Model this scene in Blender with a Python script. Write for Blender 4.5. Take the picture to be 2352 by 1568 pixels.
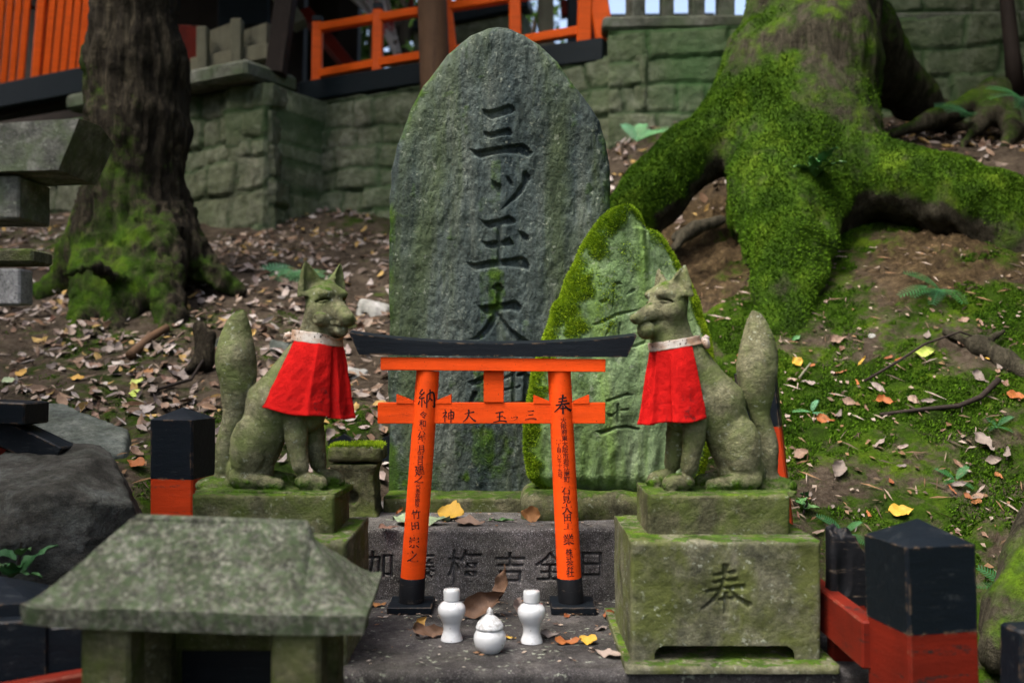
import bpy, math, random
import numpy as np
import openvdb
from mathutils import Vector, Matrix

# ------------------------------------------------------------------ camera, sky, sun, exposure
for o in list(bpy.data.objects): bpy.data.objects.remove(o)
SC = bpy.context.scene
COL = SC.collection
F, CX, VH, HC = 2287.0, 1176.0, 810.0, 1.0      # focal length, centre column and horizon row in reference pixels; camera height
cam_d = bpy.data.cameras.new('camera'); cam = bpy.data.objects.new('camera', cam_d); COL.objects.link(cam)
cam.location = (0, 0, HC); cam.rotation_euler = (math.pi/2, 0, 0)
cam_d.sensor_width = 36; cam_d.lens = 36*F/2352; cam_d.shift_y = (VH-784)/2352
cam_d.clip_start = .05; cam_d.clip_end = 500
cam_d.dof.use_dof = True; cam_d.dof.focus_distance = 2.2; cam_d.dof.aperture_fstop = 2.9; cam_d.dof.aperture_blades = 9
SC.camera = cam
W_ = bpy.data.worlds.new('World'); SC.world = W_; W_.use_nodes = True
sky = W_.node_tree.nodes.new('ShaderNodeTexSky'); sky.sky_type = 'NISHITA'; sky.sun_disc = False
SUN_EL, SUN_AZ = math.radians(58), math.radians(-122)   # azimuth from +Y, clockwise: behind and left of the camera
sky.sun_elevation = SUN_EL; sky.sun_rotation = SUN_AZ; sky.air_density = 1.0; sky.dust_density = 8.0; sky.ozone_density = 1.0
bg = W_.node_tree.nodes['Background']; bg.inputs['Strength'].default_value = .135
W_.node_tree.links.new(sky.outputs[0], bg.inputs[0])
sd = bpy.data.lights.new('sun', 'SUN'); sun = bpy.data.objects.new('sun', sd); COL.objects.link(sun)
sd.energy = 2.0; sd.angle = math.radians(32); sd.color = (1, .965, .91)
dirv = Vector((math.sin(SUN_AZ)*math.cos(SUN_EL), math.cos(SUN_AZ)*math.cos(SUN_EL), math.sin(SUN_EL)))
sun.rotation_euler = dirv.to_track_quat('Z', 'Y').to_euler(); sun.location = dirv*20
SC.view_settings.view_transform = 'Standard'; SC.view_settings.look = 'None'
SC.view_settings.exposure = 1.78; SC.view_settings.gamma = 1
SC.cycles.use_denoising = True; SC.cycles.max_bounces = 6; SC.cycles.diffuse_bounces = 3
SC.cycles.transparent_max_bounces = 8

# ------------------------------------------------------------------ helpers
R = np.random.default_rng(11)
def P(u, v, Y):
    "the world point that shows at reference pixel (u, v) at depth Y"
    return np.array([(u-CX)/F*Y, Y, HC-(v-VH)/F*Y])
def hash3(ix, iy, iz, s):
    h = (ix*374761393 + iy*668265263 + iz*2147483647 + s*1274126177) & 0xffffffff
    h = ((h ^ (h >> 13))*1274126177) & 0xffffffff
    return ((h ^ (h >> 16)) & 0xffff)/65535.0
def noise(p, scale=1.0, seed=0):
    p = np.asarray(p, float)*scale
    i = np.floor(p).astype(np.int64); f = p-i; f = f*f*(3-2*f)
    r = 0
    for dx in (0, 1):
        wx = f[..., 0] if dx else 1-f[..., 0]
        for dy in (0, 1):
            wy = f[..., 1] if dy else 1-f[..., 1]
            for dz in (0, 1):
                wz = f[..., 2] if dz else 1-f[..., 2]
                r = r + wx*wy*wz*hash3(i[..., 0]+dx, i[..., 1]+dy, i[..., 2]+dz, seed)
    return r*2-1
def fbm(p, scale=1.0, oct=4, seed=0, rough=.5):
    r, a, t = 0, 1.0, 0
    for k in range(oct):
        r = r+a*noise(p, scale*2**k, seed+k*7); t += a; a *= rough
    return r/t
def sstep(a, b, x):
    t = np.clip((x-a)/(b-a), 0, 1); return t*t*(3-2*t)
def mesh(name, V, Q=None, T=None, smooth=True, attrs=None, N=None):
    "Q quads (n,4), T triangles (n,3), N list of n-gons"
    me = bpy.data.meshes.new(name)
    V = np.asarray(V, np.float32)
    if N is not None:
        me.from_pydata([tuple(map(float, v)) for v in V], [], [tuple(map(int, f)) for f in N])
    else:
        loops, starts, tot = [], [], 0
        for A, k in ((Q, 4), (T, 3)):
            if A is None or len(A) == 0: continue
            A = np.asarray(A, np.int32).reshape(-1, k)
            loops.append(A.ravel()); starts.append(np.arange(len(A))*k+tot); tot += A.size
        loops = np.concatenate(loops).astype(np.int32); starts = np.concatenate(starts).astype(np.int32)
        me.vertices.add(len(V)); me.vertices.foreach_set('co', V.ravel())
        me.loops.add(len(loops)); me.loops.foreach_set('vertex_index', loops)
        me.polygons.add(len(starts)); me.polygons.foreach_set('loop_start', starts)
        me.update(calc_edges=True)
    if attrs:
        for k, a in attrs.items():
            a = np.asarray(a, np.float32)
            if a.ndim == 1:
                at = me.attributes.new(k, 'FLOAT', 'POINT'); at.data.foreach_set('value', a)
            else:
                at = me.attributes.new(k, 'FLOAT_COLOR', 'POINT')
                at.data.foreach_set('color', np.concatenate([a, np.ones((len(a), 1), np.float32)], 1).ravel())
    me.polygons.foreach_set('use_smooth', np.full(len(me.polygons), smooth))
    me.validate(); me.update()
    return me
class MB:
    "collects shapes; build() makes them ONE mesh"
    def __init__(s): s.V, s.F = [], []; s.n = 0
    def add(s, V, Fs):
        V = np.asarray(V, float); s.V.append(V); s.F += [tuple(i+s.n for i in f) for f in Fs]; s.n += len(V); return s
    def box(s, c, size, M=None, bev=0.0, taper=1.0):
        x, y, z = np.array(size)/2
        b = min(bev, x*.9, y*.9, z*.9)
        V, Fs = [], []
        if b <= 0:
            for k, t in ((-1, 1), (1, taper)):
                V += [(-x*t, -y*t, k*z), (x*t, -y*t, k*z), (x*t, y*t, k*z), (-x*t, y*t, k*z)]
            Fs = [(3, 2, 1, 0), (4, 5, 6, 7)]+[(i, (i+1) % 4, (i+1) % 4+4, i+4) for i in range(4)]
        else:
            def ring(X, Y, bb, Z): return [(-X+bb, -Y, Z), (X-bb, -Y, Z), (X, -Y+bb, Z), (X, Y-bb, Z), (X-bb, Y, Z), (-X+bb, Y, Z), (-X, Y-bb, Z), (-X, -Y+bb, Z)]
            for (zz, ins, t) in ((-z, b, 1), (-z+b, 0, 1), (z-b, 0, taper), (z, b, taper)):
                V += ring((x-ins)*t, (y-ins)*t, b*.999 if ins == 0 else b*.5, zz)
            Fs = [tuple(range(7, -1, -1)), tuple(range(24, 32))]
            for r in range(3): Fs += [(r*8+i, r*8+(i+1) % 8, r*8+8+(i+1) % 8, r*8+8+i) for i in range(8)]
        V = np.array(V)
        if M is not None: V = V @ np.array(M).T
        return s.add(V+np.array(c), Fs)
    def tube(s, pts, rad, seg=10, cap=True):
        pts = np.array(pts, float); n = len(pts); rad = np.broadcast_to(rad, n)
        V = []; up = np.array([0, 0, 1.0])
        for i in range(n):
            d = pts[min(i+1, n-1)]-pts[max(i-1, 0)]; d /= np.linalg.norm(d)+1e-9
            a = np.cross(d, up if abs(d[2]) < .9 else [1, 0, 0]); a /= np.linalg.norm(a); b = np.cross(d, a)
            for k in range(seg):
                t = 2*math.pi*k/seg; V.append(pts[i]+rad[i]*(a*math.cos(t)+b*math.sin(t)))
        Fs = [(i*seg+k, i*seg+(k+1) % seg, (i+1)*seg+(k+1) % seg, (i+1)*seg+k) for i in range(n-1) for k in range(seg)]
        if cap: Fs += [tuple(range(seg-1, -1, -1)), tuple(range((n-1)*seg, n*seg))]
        return s.add(V, Fs)
    def lathe(s, prof, c=(0, 0, 0), seg=40):
        V = [(r*math.cos(2*math.pi*k/seg), r*math.sin(2*math.pi*k/seg), z) for r, z in prof for k in range(seg)]
        n = len(prof)
        Fs = [(i*seg+k, i*seg+(k+1) % seg, (i+1)*seg+(k+1) % seg, (i+1)*seg+k) for i in range(n-1) for k in range(seg)]
        Fs += [tuple(range(seg-1, -1, -1)), tuple(range((n-1)*seg, n*seg))]
        return s.add(np.array(V)+np.array(c), Fs)
    def prism(s, poly, y0, y1):
        "poly of (x,z) extruded along Y"
        n = len(poly)
        V = [(x, y0, z) for x, z in poly]+[(x, y1, z) for x, z in poly]
        Fs = [tuple(range(n)), tuple(range(2*n-1, n-1, -1))]+[(i+n, (i+1) % n+n, (i+1) % n, i) for i in range(n)]
        return s.add(V, Fs)
    def mesh(s, name, smooth=False):
        me = mesh(name, np.concatenate(s.V), N=s.F, smooth=smooth)
        return me
def rotz(a): c, s = math.cos(a), math.sin(a); return np.array([[c, -s, 0], [s, c, 0], [0, 0, 1]])
def rotx(a): c, s = math.cos(a), math.sin(a); return np.array([[1, 0, 0], [0, c, -s], [0, s, c]])
def roty(a): c, s = math.cos(a), math.sin(a); return np.array([[c, 0, s], [0, 1, 0], [-s, 0, c]])
def tag(o, label=None, cat=None, group=None, kind=None):
    if label: o['label'] = label
    if cat: o['category'] = cat
    if group: o['group'] = group
    if kind: o['kind'] = kind
    return o
def thing(name, label, cat, loc, group=None):
    o = bpy.data.objects.new(name, None); COL.objects.link(o); o.empty_display_size = .1
    o.location = tuple(map(float, loc)); return tag(o, label, cat, group)
def wpos(o):
    v = np.array(o.location)
    while o.parent: o = o.parent; v = v+np.array(o.location)
    return v
def obj(name, me, mat, parent=None, org=None, label=None):
    "me is in world coordinates; the object's origin goes to org"
    if isinstance(me, MB): me = me.mesh(name)
    o = bpy.data.objects.new(name, me); COL.objects.link(o)
    pw = wpos(parent) if parent else np.zeros(3)
    if org is None: org = pw
    org = np.array(org, float)
    me.transform(Matrix.Translation(Vector(-org)))
    o.location = Vector(org-pw)
    if parent: o.parent = parent
    if mat:
        for m in (mat if isinstance(mat, (list, tuple)) else [mat]): me.materials.append(m)
    if label: o['label'] = label
    return o
def sharp(o, ang=40):
    me = o.data
    me.polygons.foreach_set('use_smooth', np.ones(len(me.polygons), bool))
    me.set_sharp_from_angle(angle=math.radians(ang)); return o
# ---- signed distance shapes
def smin(a, b, k):
    h = np.clip(.5+.5*(b-a)/k, 0, 1); return b*(1-h)+a*h-k*h*(1-h)
def smax(a, b, k): return -smin(-a, -b, k)
def caps(p, a, b, ra, rb):
    a = np.array(a, np.float32); b = np.array(b, np.float32); ba = b-a
    t = np.clip(((p-a)@ba)/(ba@ba), 0, 1)
    return np.linalg.norm(p-a-t[:, None]*ba, axis=1)-(ra+t*(rb-ra))
def ell(p, c, r, M=None):
    q = p-np.array(c, np.float32)
    if M is not None: q = q@np.array(M, np.float32)       # M columns = axes
    r = np.array(r, np.float32)
    k0 = np.linalg.norm(q/r, axis=1); k1 = np.linalg.norm(q/(r*r), axis=1)+1e-9
    return k0*(k0-1)/k1
def boxd(p, c, h, r=0.0, M=None):
    q = p-np.array(c, np.float32)
    if M is not None: q = q@np.array(M, np.float32)
    q = np.abs(q)-(np.array(h, np.float32)-r)
    return np.linalg.norm(np.maximum(q, 0), axis=1)+np.minimum(q.max(1), 0)-r
def chain(p, pts, k=None):
    d = None
    for a, b in zip(pts[:-1], pts[1:]):
        e = caps(p, a[:3], b[:3], a[3], b[3])
        d = e if d is None else np.minimum(d, e) if k is None else smin(d, e, k)
    return d
def polygonise(sdf, lo, hi, h):
    lo = np.array(lo, float); hi = np.array(hi, float)
    n = np.ceil((hi-lo)/h).astype(int)+1
    out = np.empty(tuple(n), np.float32)
    ys, zs = np.meshgrid(lo[1]+np.arange(n[1])*h, lo[2]+np.arange(n[2])*h, indexing='ij')
    step = max(1, int(400000/(n[1]*n[2])))
    for i in range(0, n[0], step):
        xs = lo[0]+np.arange(i, min(i+step, n[0]))*h
        p = np.empty((len(xs), n[1], n[2], 3), np.float32)
        p[..., 0] = xs[:, None, None]; p[..., 1] = ys; p[..., 2] = zs
        out[i:i+len(xs)] = sdf(p.reshape(-1, 3)).reshape(len(xs), n[1], n[2])
    out = np.clip(out, -6*h, 6*h)
    g = openvdb.FloatGrid(float(6*h)); g.copyFromArray(out)
    v, q = g.convertToQuads(isovalue=0.0)
    v = np.asarray(v)*h+lo; q = np.asarray(q).astype(np.int32)
    a, b, c = v[q[:, 0]], v[q[:, 1]], v[q[:, 2]]
    if np.einsum('ij,ij->i', np.cross(b-a, c-a), a-v.mean(0)).sum() < 0: q = q[:, ::-1]
    return v, q
def vnormals(V, Q):
    n = np.zeros_like(V)
    fn = np.cross(V[Q[:, 2]]-V[Q[:, 0]], V[Q[:, 3]]-V[Q[:, 1]]) if Q.shape[1] == 4 else np.cross(V[Q[:, 1]]-V[Q[:, 0]], V[Q[:, 2]]-V[Q[:, 0]])
    for k in range(Q.shape[1]): np.add.at(n, Q[:, k], fn)
    return n/(np.linalg.norm(n, axis=1, keepdims=True)+1e-12)
# ---- glyphs: brush strokes and font outlines
BR = {
 '三': [[(.25,.14,.07),(.5,.12,.07),(.78,.07,.10)], [(.3,.5,.06),(.5,.47,.06),(.72,.43,.08)], [(.03,.95,.08),(.4,.83,.07),(.75,.82,.09),(.97,.93,.11)]],
 'ッ': [[(.1,.3,.12),(.22,.5,.06)], [(.42,.25,.12),(.5,.48,.05)], [(.5,.3,.05),(.92,.22,.12),(.8,.6,.09),(.4,.98,.03)]],
 '玉': [[(.2,.2,.08),(.5,.1,.08),(.75,.06,.12)], [(.28,.5,.07),(.72,.42,.09)], [(.04,.97,.08),(.4,.85,.08),(.75,.83,.09),(.98,.9,.12)], [(.5,.1,.1),(.47,.88,.08)], [(.74,.5,.05),(.9,.62,.12)]],
 '大': [[(.16,.36,.06),(.5,.28,.07),(.85,.2,.13)], [(.45,.02,.13),(.47,.35,.1),(.3,.75,.1),(.03,.99,.03)], [(.5,.5,.05),(.7,.75,.1),(.96,.95,.15)]],
 '神': [[(.22,.02,.1),(.3,.12,.06)], [(.06,.28,.06),(.36,.22,.1),(.06,.62,.04)], [(.24,.4,.09),(.23,.98,.07)], [(.3,.46,.05),(.42,.58,.09)], [(.52,.26,.07),(.54,.74,.07)], [(.52,.27,.06),(.92,.22,.1),(.88,.72,.07)], [(.54,.47,.05),(.88,.44,.06)], [(.54,.7,.05),(.88,.67,.06)], [(.72,.02,.1),(.71,1.0,.06)]],
 '奉': [[(.26,.24,.06),(.7,.17,.09)], [(.24,.38,.06),(.74,.32,.08)], [(.1,.56,.07),(.5,.49,.07),(.88,.46,.1)], [(.5,.02,.12),(.46,.34,.08),(.34,.62,.09),(.03,.9,.04)], [(.56,.5,.06),(.72,.68,.1),(.98,.84,.14)], [(.34,.72,.06),(.68,.68,.07)], [(.5,.56,.09),(.5,.99,.11)]],
 '納': [[(.3,.03,.09),(.12,.24,.05),(.3,.28,.06)], [(.4,.18,.08),(.08,.48,.05),(.4,.45,.08)], [(.25,.45,.08),(.24,.93,.07)], [(.12,.6,.05),(.03,.8,.09)], [(.36,.58,.05),(.44,.74,.09)], [(.55,.3,.08),(.52,.97,.07)], [(.55,.3,.06),(.9,.22,.1),(.95,.9,.09),(.84,.86,.03)], [(.72,.04,.09),(.7,.45,.07),(.58,.68,.03)], [(.7,.45,.05),(.84,.62,.08)]],
}
def ribbon(st, n=7):
    "brush stroke (x,y,width) -> closed outline with blunt, slightly slanted ends"
    st = np.array(st, float)
    t = np.linspace(0, len(st)-1, n*(len(st)-1)+1)
    if len(st) == 2: pts = np.stack([np.interp(t, range(2), st[:, k]) for k in range(3)], 1)
    else:
        pts = []
        for x in t:
            i = min(int(x), len(st)-2); f = x-i
            p0, p1, p2, p3 = st[max(i-1, 0)], st[i], st[i+1], st[min(i+2, len(st)-1)]
            pts.append(.5*((2*p1)+(-p0+p2)*f+(2*p0-5*p1+4*p2-p3)*f*f+(-p0+3*p1-3*p2+p3)*f**3))
        pts = np.array(pts)
    d = np.gradient(pts[:, :2], axis=0); d /= np.linalg.norm(d, axis=1, keepdims=True)+1e-9
    nr = np.stack([-d[:, 1], d[:, 0]], 1); w = np.maximum(pts[:, 2:3], .01)/2
    A = pts[:, :2]+nr*w; B = pts[:, :2]-nr*w
    return A, B
def brush_mesh(ch):
    "verts (x right, y up, layer) in the unit box centred on 0, quads"
    V, Q, n = [], [], 0
    for k, st in enumerate(BR[ch]):
        A, B = ribbon(st); m = len(A)
        for X in (A, B): V += [(x-.5, .5-y, k) for x, y in X]
        Q += [(n+i, n+i+1, n+m+i+1, n+m+i) for i in range(m-1)]; n += 2*m
    return np.array(V), Q
_gc = {}
def font_mesh(ch, off=.010):
    if (ch, off) in _gc: return _gc[ch, off]
    c = bpy.data.curves.new('glyph', 'FONT'); c.body = ch; c.size = 1; c.resolution_u = 3; c.offset = off
    o = bpy.data.objects.new('glyph', c); COL.objects.link(o)
    dg = bpy.context.evaluated_depsgraph_get(); me = bpy.data.meshes.new_from_object(o.evaluated_get(dg))
    V = np.array([v.co[:] for v in me.vertices]); Fs = [tuple(p.vertices) for p in me.polygons]
    bpy.data.objects.remove(o); bpy.data.curves.remove(c); bpy.data.meshes.remove(me)
    mn, mx = V.min(0), V.max(0); V = V-(mn+mx)/2; s = max(mx[0]-mn[0], mx[1]-mn[1], .3); V /= s; V[:, 2] = 0
    _gc[ch, off] = (V, Fs); return V, Fs
def raster(polys, x0, y0, res, nx, ny):
    "polygons/triangles in (x,y) -> boolean mask on the grid"
    M = np.zeros((ny, nx), bool)
    for pl in polys:
        pl = np.asarray(pl, float); g = (pl-[x0, y0])/res
        ax, ay = np.floor(g.min(0)).astype(int); bx, by = np.ceil(g.max(0)).astype(int)+1
        ax, ay, bx, by = max(ax, 0), max(ay, 0), min(bx, nx), min(by, ny)
        if ax >= bx or ay >= by: continue
        X, Y = np.meshgrid(np.arange(ax, bx), np.arange(ay, by)); ins = np.zeros(X.shape, bool)
        for (x1, y1), (x2, y2) in zip(g, np.roll(g, -1, 0)):
            if y1 == y2: continue
            ins ^= ((y1 > Y) != (y2 > Y)) & (X < (x2-x1)*(Y-y1)/(y2-y1)+x1)
        M[ay:by, ax:bx] |= ins
    return M
def groove(mask, res, slope, maxd):
    "carved depth: distance from the stroke's rim, cut to a flat floor"
    d = np.where(mask, 1e3, 0.0)
    for _ in range(int(maxd/slope/res)+3):
        e = np.pad(d, 1); s2 = 1.4142
        d = np.minimum(d, np.minimum.reduce([e[:-2, 1:-1]+1, e[2:, 1:-1]+1, e[1:-1, :-2]+1, e[1:-1, 2:]+1, e[:-2, :-2]+s2, e[2:, 2:]+s2, e[:-2, 2:]+s2, e[2:, :-2]+s2]))
        d = np.where(mask, d, 0)
    return np.minimum(d*res*slope, maxd)
def sample(G, x0, y0, res, X, Y):
    x = np.clip((X-x0)/res, 0, G.shape[1]-1.001); y = np.clip((Y-y0)/res, 0, G.shape[0]-1.001)
    i, j = x.astype(int), y.astype(int); fx, fy = x-i, y-j
    inside = (X >= x0) & (X <= x0+res*(G.shape[1]-1)) & (Y >= y0) & (Y <= y0+res*(G.shape[0]-1))
    return inside*(G[j, i]*(1-fx)*(1-fy)+G[j, i+1]*fx*(1-fy)+G[j+1, i]*(1-fx)*fy+G[j+1, i+1]*fx*fy)

# ------------------------------------------------------------------ materials
class N:
    def __init__(s, name):
        s.m = bpy.data.materials.new(name); s.m.use_nodes = True; s.t = s.m.node_tree
        s.b = s.t.nodes['Principled BSDF']; s.b.inputs['Roughness'].default_value = .85
        s.b.inputs['Specular IOR Level'].default_value = .10
    def n(s, typ, **k):
        x = s.t.nodes.new('ShaderNode'+typ)
        for a, v in k.items(): setattr(x, a, v)
        return x
    def put(s, sock, v):
        if hasattr(v, 'links') or isinstance(v, bpy.types.NodeSocket): s.t.links.new(v, sock)
        else: sock.default_value = (tuple(v)+(1,) if sock.type == 'RGBA' and len(v) == 3 else v)
    def co(s, scale=(1, 1, 1)):
        c = s.n('TexCoord').outputs['Object']
        if scale == (1, 1, 1): return c
        m = s.n('Mapping'); s.put(m.inputs['Vector'], c); m.inputs['Scale'].default_value = scale; return m.outputs[0]
    def noise(s, vec, scale, detail=4, rough=.55, dist=0):
        x = s.n('TexNoise'); s.put(x.inputs['Vector'], vec); x.inputs['Scale'].default_value = scale
        x.inputs['Detail'].default_value = detail; x.inputs['Roughness'].default_value = rough; x.inputs['Distortion'].default_value = dist
        return x.outputs[0]
    def vor(s, vec, scale, feature='F1', out=0):
        x = s.n('TexVoronoi', feature=feature); s.put(x.inputs['Vector'], vec); x.inputs['Scale'].default_value = scale
        return x.outputs[out]
    def ramp(s, fac, *st):
        x = s.n('ValToRGB'); e = x.color_ramp.elements
        while len(e) < len(st): e.new(.5)
        for el, (p, c) in zip(e, st): el.position = p; el.color = (c, c, c, 1) if isinstance(c, (int, float)) else tuple(c)+(1,)
        s.put(x.inputs[0], fac); return x.outputs[0]
    def mix(s, fac, a, b, blend='MIX'):
        x = s.n('Mix', data_type='RGBA', blend_type=blend); s.put(x.inputs[0], fac); s.put(x.inputs[6], a); s.put(x.inputs[7], b); return x.outputs[2]
    def math(s, op, a, b=0.0, c=None):
        x = s.n('Math', operation=op); s.put(x.inputs[0], a); s.put(x.inputs[1], b)
        if c is not None: s.put(x.inputs[2], c)
        return x.outputs[0]
    def attr(s, name, out='Fac'): return s.n('Attribute', attribute_name=name).outputs[out]
    def up(s):
        g = s.n('NewGeometry'); x = s.n('SeparateXYZ'); s.put(x.inputs[0], g.outputs['Normal']); return x.outputs[2]
    def rand(s): return s.n('ObjectInfo').outputs['Random']
    def bump(s, h, strength=.5, dist=.005, prev=None):
        x = s.n('Bump'); s.put(x.inputs['Height'], h); x.inputs['Strength'].default_value = strength; x.inputs['Distance'].default_value = dist
        if prev is not None: s.put(x.inputs['Normal'], prev)
        return x.outputs[0]
    def done(s, col, normal=None, rough=None, spec=None):
        s.put(s.b.inputs['Base Color'], col)
        if normal is not None: s.put(s.b.inputs['Normal'], normal)
        if rough is not None: s.put(s.b.inputs['Roughness'], rough)
        if spec is not None: s.put(s.b.inputs['Specular IOR Level'], spec)
        return s.m
MOSS = ((.020, .048, .005), (.065, .150, .007), (.19, .32, .016))
def moss_col(n, vec, sc=1.0):
    f = n.noise(vec, 9*sc, 5, .6); g = n.noise(vec, 140*sc, 3, .7)
    c = n.ramp(f, (.3, MOSS[0]), (.52, MOSS[1]), (.75, MOSS[2]))
    return n.mix(n.ramp(g, (.3, .0), (.75, .75)), n.mix(1.0, c, (.42, .40, .40), 'MULTIPLY'), c), g
def stone(name, c1, c2, c3, speck=.0, lich=.0, moss_attr=False, moss_up=None, streak=False, rough=.9, fine=1.0, bump=.5, olive=None, green=None, soft=False):
    n = N(name); v = n.co()
    sv = n.co((1, 1, .12)) if streak else v
    a = n.noise(sv, 7*fine, 5, .6, .4); b = n.noise(v, 38*fine, 5, .65)
    col = n.ramp(a, (.32, c1), (.5, c2), (.68, c3))
    col = n.mix(n.ramp(b, (.36, 0.), (.64, .75)), col, n.mix(1.0, col, (.42, .42, .42), 'MULTIPLY'))
    col = n.mix(n.ramp(n.noise(v, 230*fine**.5, 3, .7), (.5, 0.), (.66, .45)), col, n.mix(1.0, col, (2.0, 2.0, 1.9), 'MULTIPLY'))
    if olive:
        o = n.noise(sv, 5.3*fine, 4, .6, .6); col = n.mix(n.ramp(o, (.48, 0.), (.64, .85)), col, olive)
    if speck:
        w = n.noise(v, 420, 2, .8); k = n.noise(v, 330, 2, .8)
        col = n.mix(n.ramp(w, (.56, 0.), (.68, speck)), col, (.46, .45, .46)); col = n.mix(n.ramp(k, (.55, 0.), (.66, speck)), col, (.02, .02, .022))
    if green:
        q = n.noise(v, 4.6*fine, 5, .62, .3); col = n.mix(n.ramp(q, (.44, 0.), (.62, .9)), col, green)
    if lich:
        l = n.noise(v, 46*fine, 3, .5); l2 = n.noise(v, 11*fine, 3, .5)
        f = n.math('MULTIPLY', n.ramp(l, (.61, 0.), (.67, lich)), n.ramp(l2, (.45, 0.), (.6, 1.)))
        col = n.mix(f, col, (.40, .44, .36))
    big = n.noise(v, 6.5*fine**.4, 3, .6, .8); col = n.mix(n.ramp(big, (.35, .65), (.6, 0.)), col, n.mix(1.0, col, (.38, .40, .34), 'MULTIPLY'))
    h = n.math('ADD', n.math('MULTIPLY', b, .8), n.math('MULTIPLY', n.noise(v, 170*fine**.5, 4, .7), .6))
    mf = None
    if moss_attr: mf = n.ramp(n.math('ADD', n.attr('moss'), n.math('MULTIPLY', n.math('SUBTRACT', n.noise(v, 55, 4, .65), .5), .7)), *(((.32, 0.), (.8, .85)) if soft else ((.4, 0.), (.6, 1.))))
    if moss_up:
        u = n.math('ADD', n.up(), n.math('MULTIPLY', n.math('SUBTRACT', n.noise(v, 16*fine, 5, .65), .5), 1.5))
        f = n.ramp(u, (moss_up, 0.), (min(moss_up+.35, 1), .85)); mf = f if mf is None else n.math('MAXIMUM', mf, f)
    if mf is not None:
        mc, mg = moss_col(n, v, 1.6); col = n.mix(mf, col, mc); h = n.math('ADD', h, n.math('MULTIPLY', n.math('MULTIPLY', mf, mg), 1.2))
    return n.done(col, n.bump(h, bump, .006), rough)
def paint(name, col, wear=None, dirt=.25, grain=(6, 6, 60), rough=.6, amt=.3, spec=.18, edge=0.0):
    n = N(name); v = n.co(); g = n.noise(n.co(grain), 1.0, 5, .65)
    d = n.noise(v, 9, 5, .6)
    c = n.mix(n.ramp(d, (.4, 0.), (.75, dirt)), col, tuple(x*.35 for x in col))
    c = n.mix(n.ramp(g, (.35, 0.), (.75, .45)), c, tuple(min(x*.5, 1) for x in col))
    if edge:
        bv = n.n('Bevel', samples=6); bv.inputs['Radius'].default_value = .007; ge = n.n('NewGeometry'); dt = n.n('VectorMath', operation='DOT_PRODUCT'); n.put(dt.inputs[0], bv.outputs[0]); n.put(dt.inputs[1], ge.outputs['Normal'])
        em = n.math('MULTIPLY', n.ramp(dt.outputs['Value'], (.90, 1.), (.985, 0.)), n.ramp(n.noise(v, 38, 5, .75), (.50, 0.), (.60, 1.)))
        c = n.mix(n.math('MULTIPLY', em, edge), c, (.17, .115, .07))
    sp = n.noise(v, 260, 2, .5); c = n.mix(n.ramp(sp, (.70, 0.), (.74, .7)), c, (.02, .012, .008))
    if wear:
        w = n.noise(n.co(tuple(x*.35 for x in grain)), 3.0, 6, .75); w2 = n.noise(v, 120, 3, .7)
        c = n.mix(n.math('MULTIPLY', n.ramp(w, (.58, 0.), (.66, 1.)), n.ramp(w2, (.4, 0.), (.6, amt*2))), c, wear)
    return n.done(c, n.bump(n.math('ADD', g, n.math('MULTIPLY', n.noise(v, 240, 2, .6), .4)), .32, .003), rough, spec)
def leafmat(name, cols, rough=.6):
    n = N(name); r = n.rand(); v = n.co()
    k = len(cols); c = n.ramp(r, *[((i+.5)/k, cols[i]) for i in range(k)])
    c = n.mix(n.ramp(n.noise(v, 55, 4, .6), (.4, 0.), (.75, .6)), c, n.mix(1.0, c, (.45, .36, .3), 'MULTIPLY'))
    m = n.done(c, n.bump(n.noise(n.co((1, 6, 1)), 60, 2, .5), .3, .002), rough, .3)
    return m
ORANGE = (.86, .078, .003); VERM = (.84, .115, .006)
M = {}
M['stele'] = stone('blue grey stele stone', (.030, .046, .052), (.084, .108, .100), (.155, .178, .150), streak=True, olive=(.068, .094, .046), lich=.35, moss_attr=True, bump=1.0, fine=1.7, soft=True)
M['moss_stone'] = stone('mossy green stone', (.085, .145, .06), (.175, .255, .13), (.29, .36, .235), streak=True, olive=(.17, .30, .05), lich=.3, moss_attr=True, bump=.7, soft=True)
M['fox'] = stone('weathered fox stone', (.105, .102, .062), (.185, .182, .108), (.28, .275, .175), moss_attr=True, moss_up=.80, bump=1.0, fine=2.6, green=(.14, .175, .062), lich=.6)
M['plinth'] = stone('green stained plinth stone', (.075, .075, .045), (.12, .12, .07), (.17, .16, .10), moss_up=.80, bump=.9, fine=2.6, green=(.080, .105, .026), lich=.3)
M['block'] = stone('moss stained block stone', (.075, .078, .056), (.13, .132, .085), (.20, .195, .145), moss_up=.95, bump=.6, fine=2.6, green=(.085, .102, .028), lich=.5)
M['granite'] = stone('speckled granite', (.07, .065, .064), (.11, .103, .10), (.15, .14, .136), speck=.8, moss_up=1.15, bump=.5, fine=2.0)
M['torii_stone'] = stone('lichened torii stone', (.06, .062, .055), (.15, .155, .135), (.30, .30, .27), speck=.25, bump=.6, fine=5, green=(.10, .125, .075), lich=.6)
M['pale_granite'] = stone('pale granite', (.20, .20, .20), (.28, .28, .285), (.36, .36, .37), speck=.9, bump=.3, fine=2.0)
M['dark_step'] = stone('dark worn step stone', (.030, .028, .030), (.055, .052, .052), (.085, .08, .078), speck=.2, bump=.6, fine=2.0, lich=.6)
M['roof_stone'] = stone('mottled roof stone', (.038, .042, .034), (.135, .142, .110), (.40, .41, .33), moss_up=1.3, bump=.9, fine=17, speck=.5, green=(.085, .125, .062), lich=.8)
M['dark_rock'] = stone('dark rock', (.022, .021, .019), (.055, .055, .050), (.095, .102, .098), bump=.9, fine=1.6)
M['slate_rock'] = stone('grey green flat rock', (.06, .07, .065), (.10, .115, .105), (.15, .165, .15), bump=.7, fine=1.6)
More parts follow.
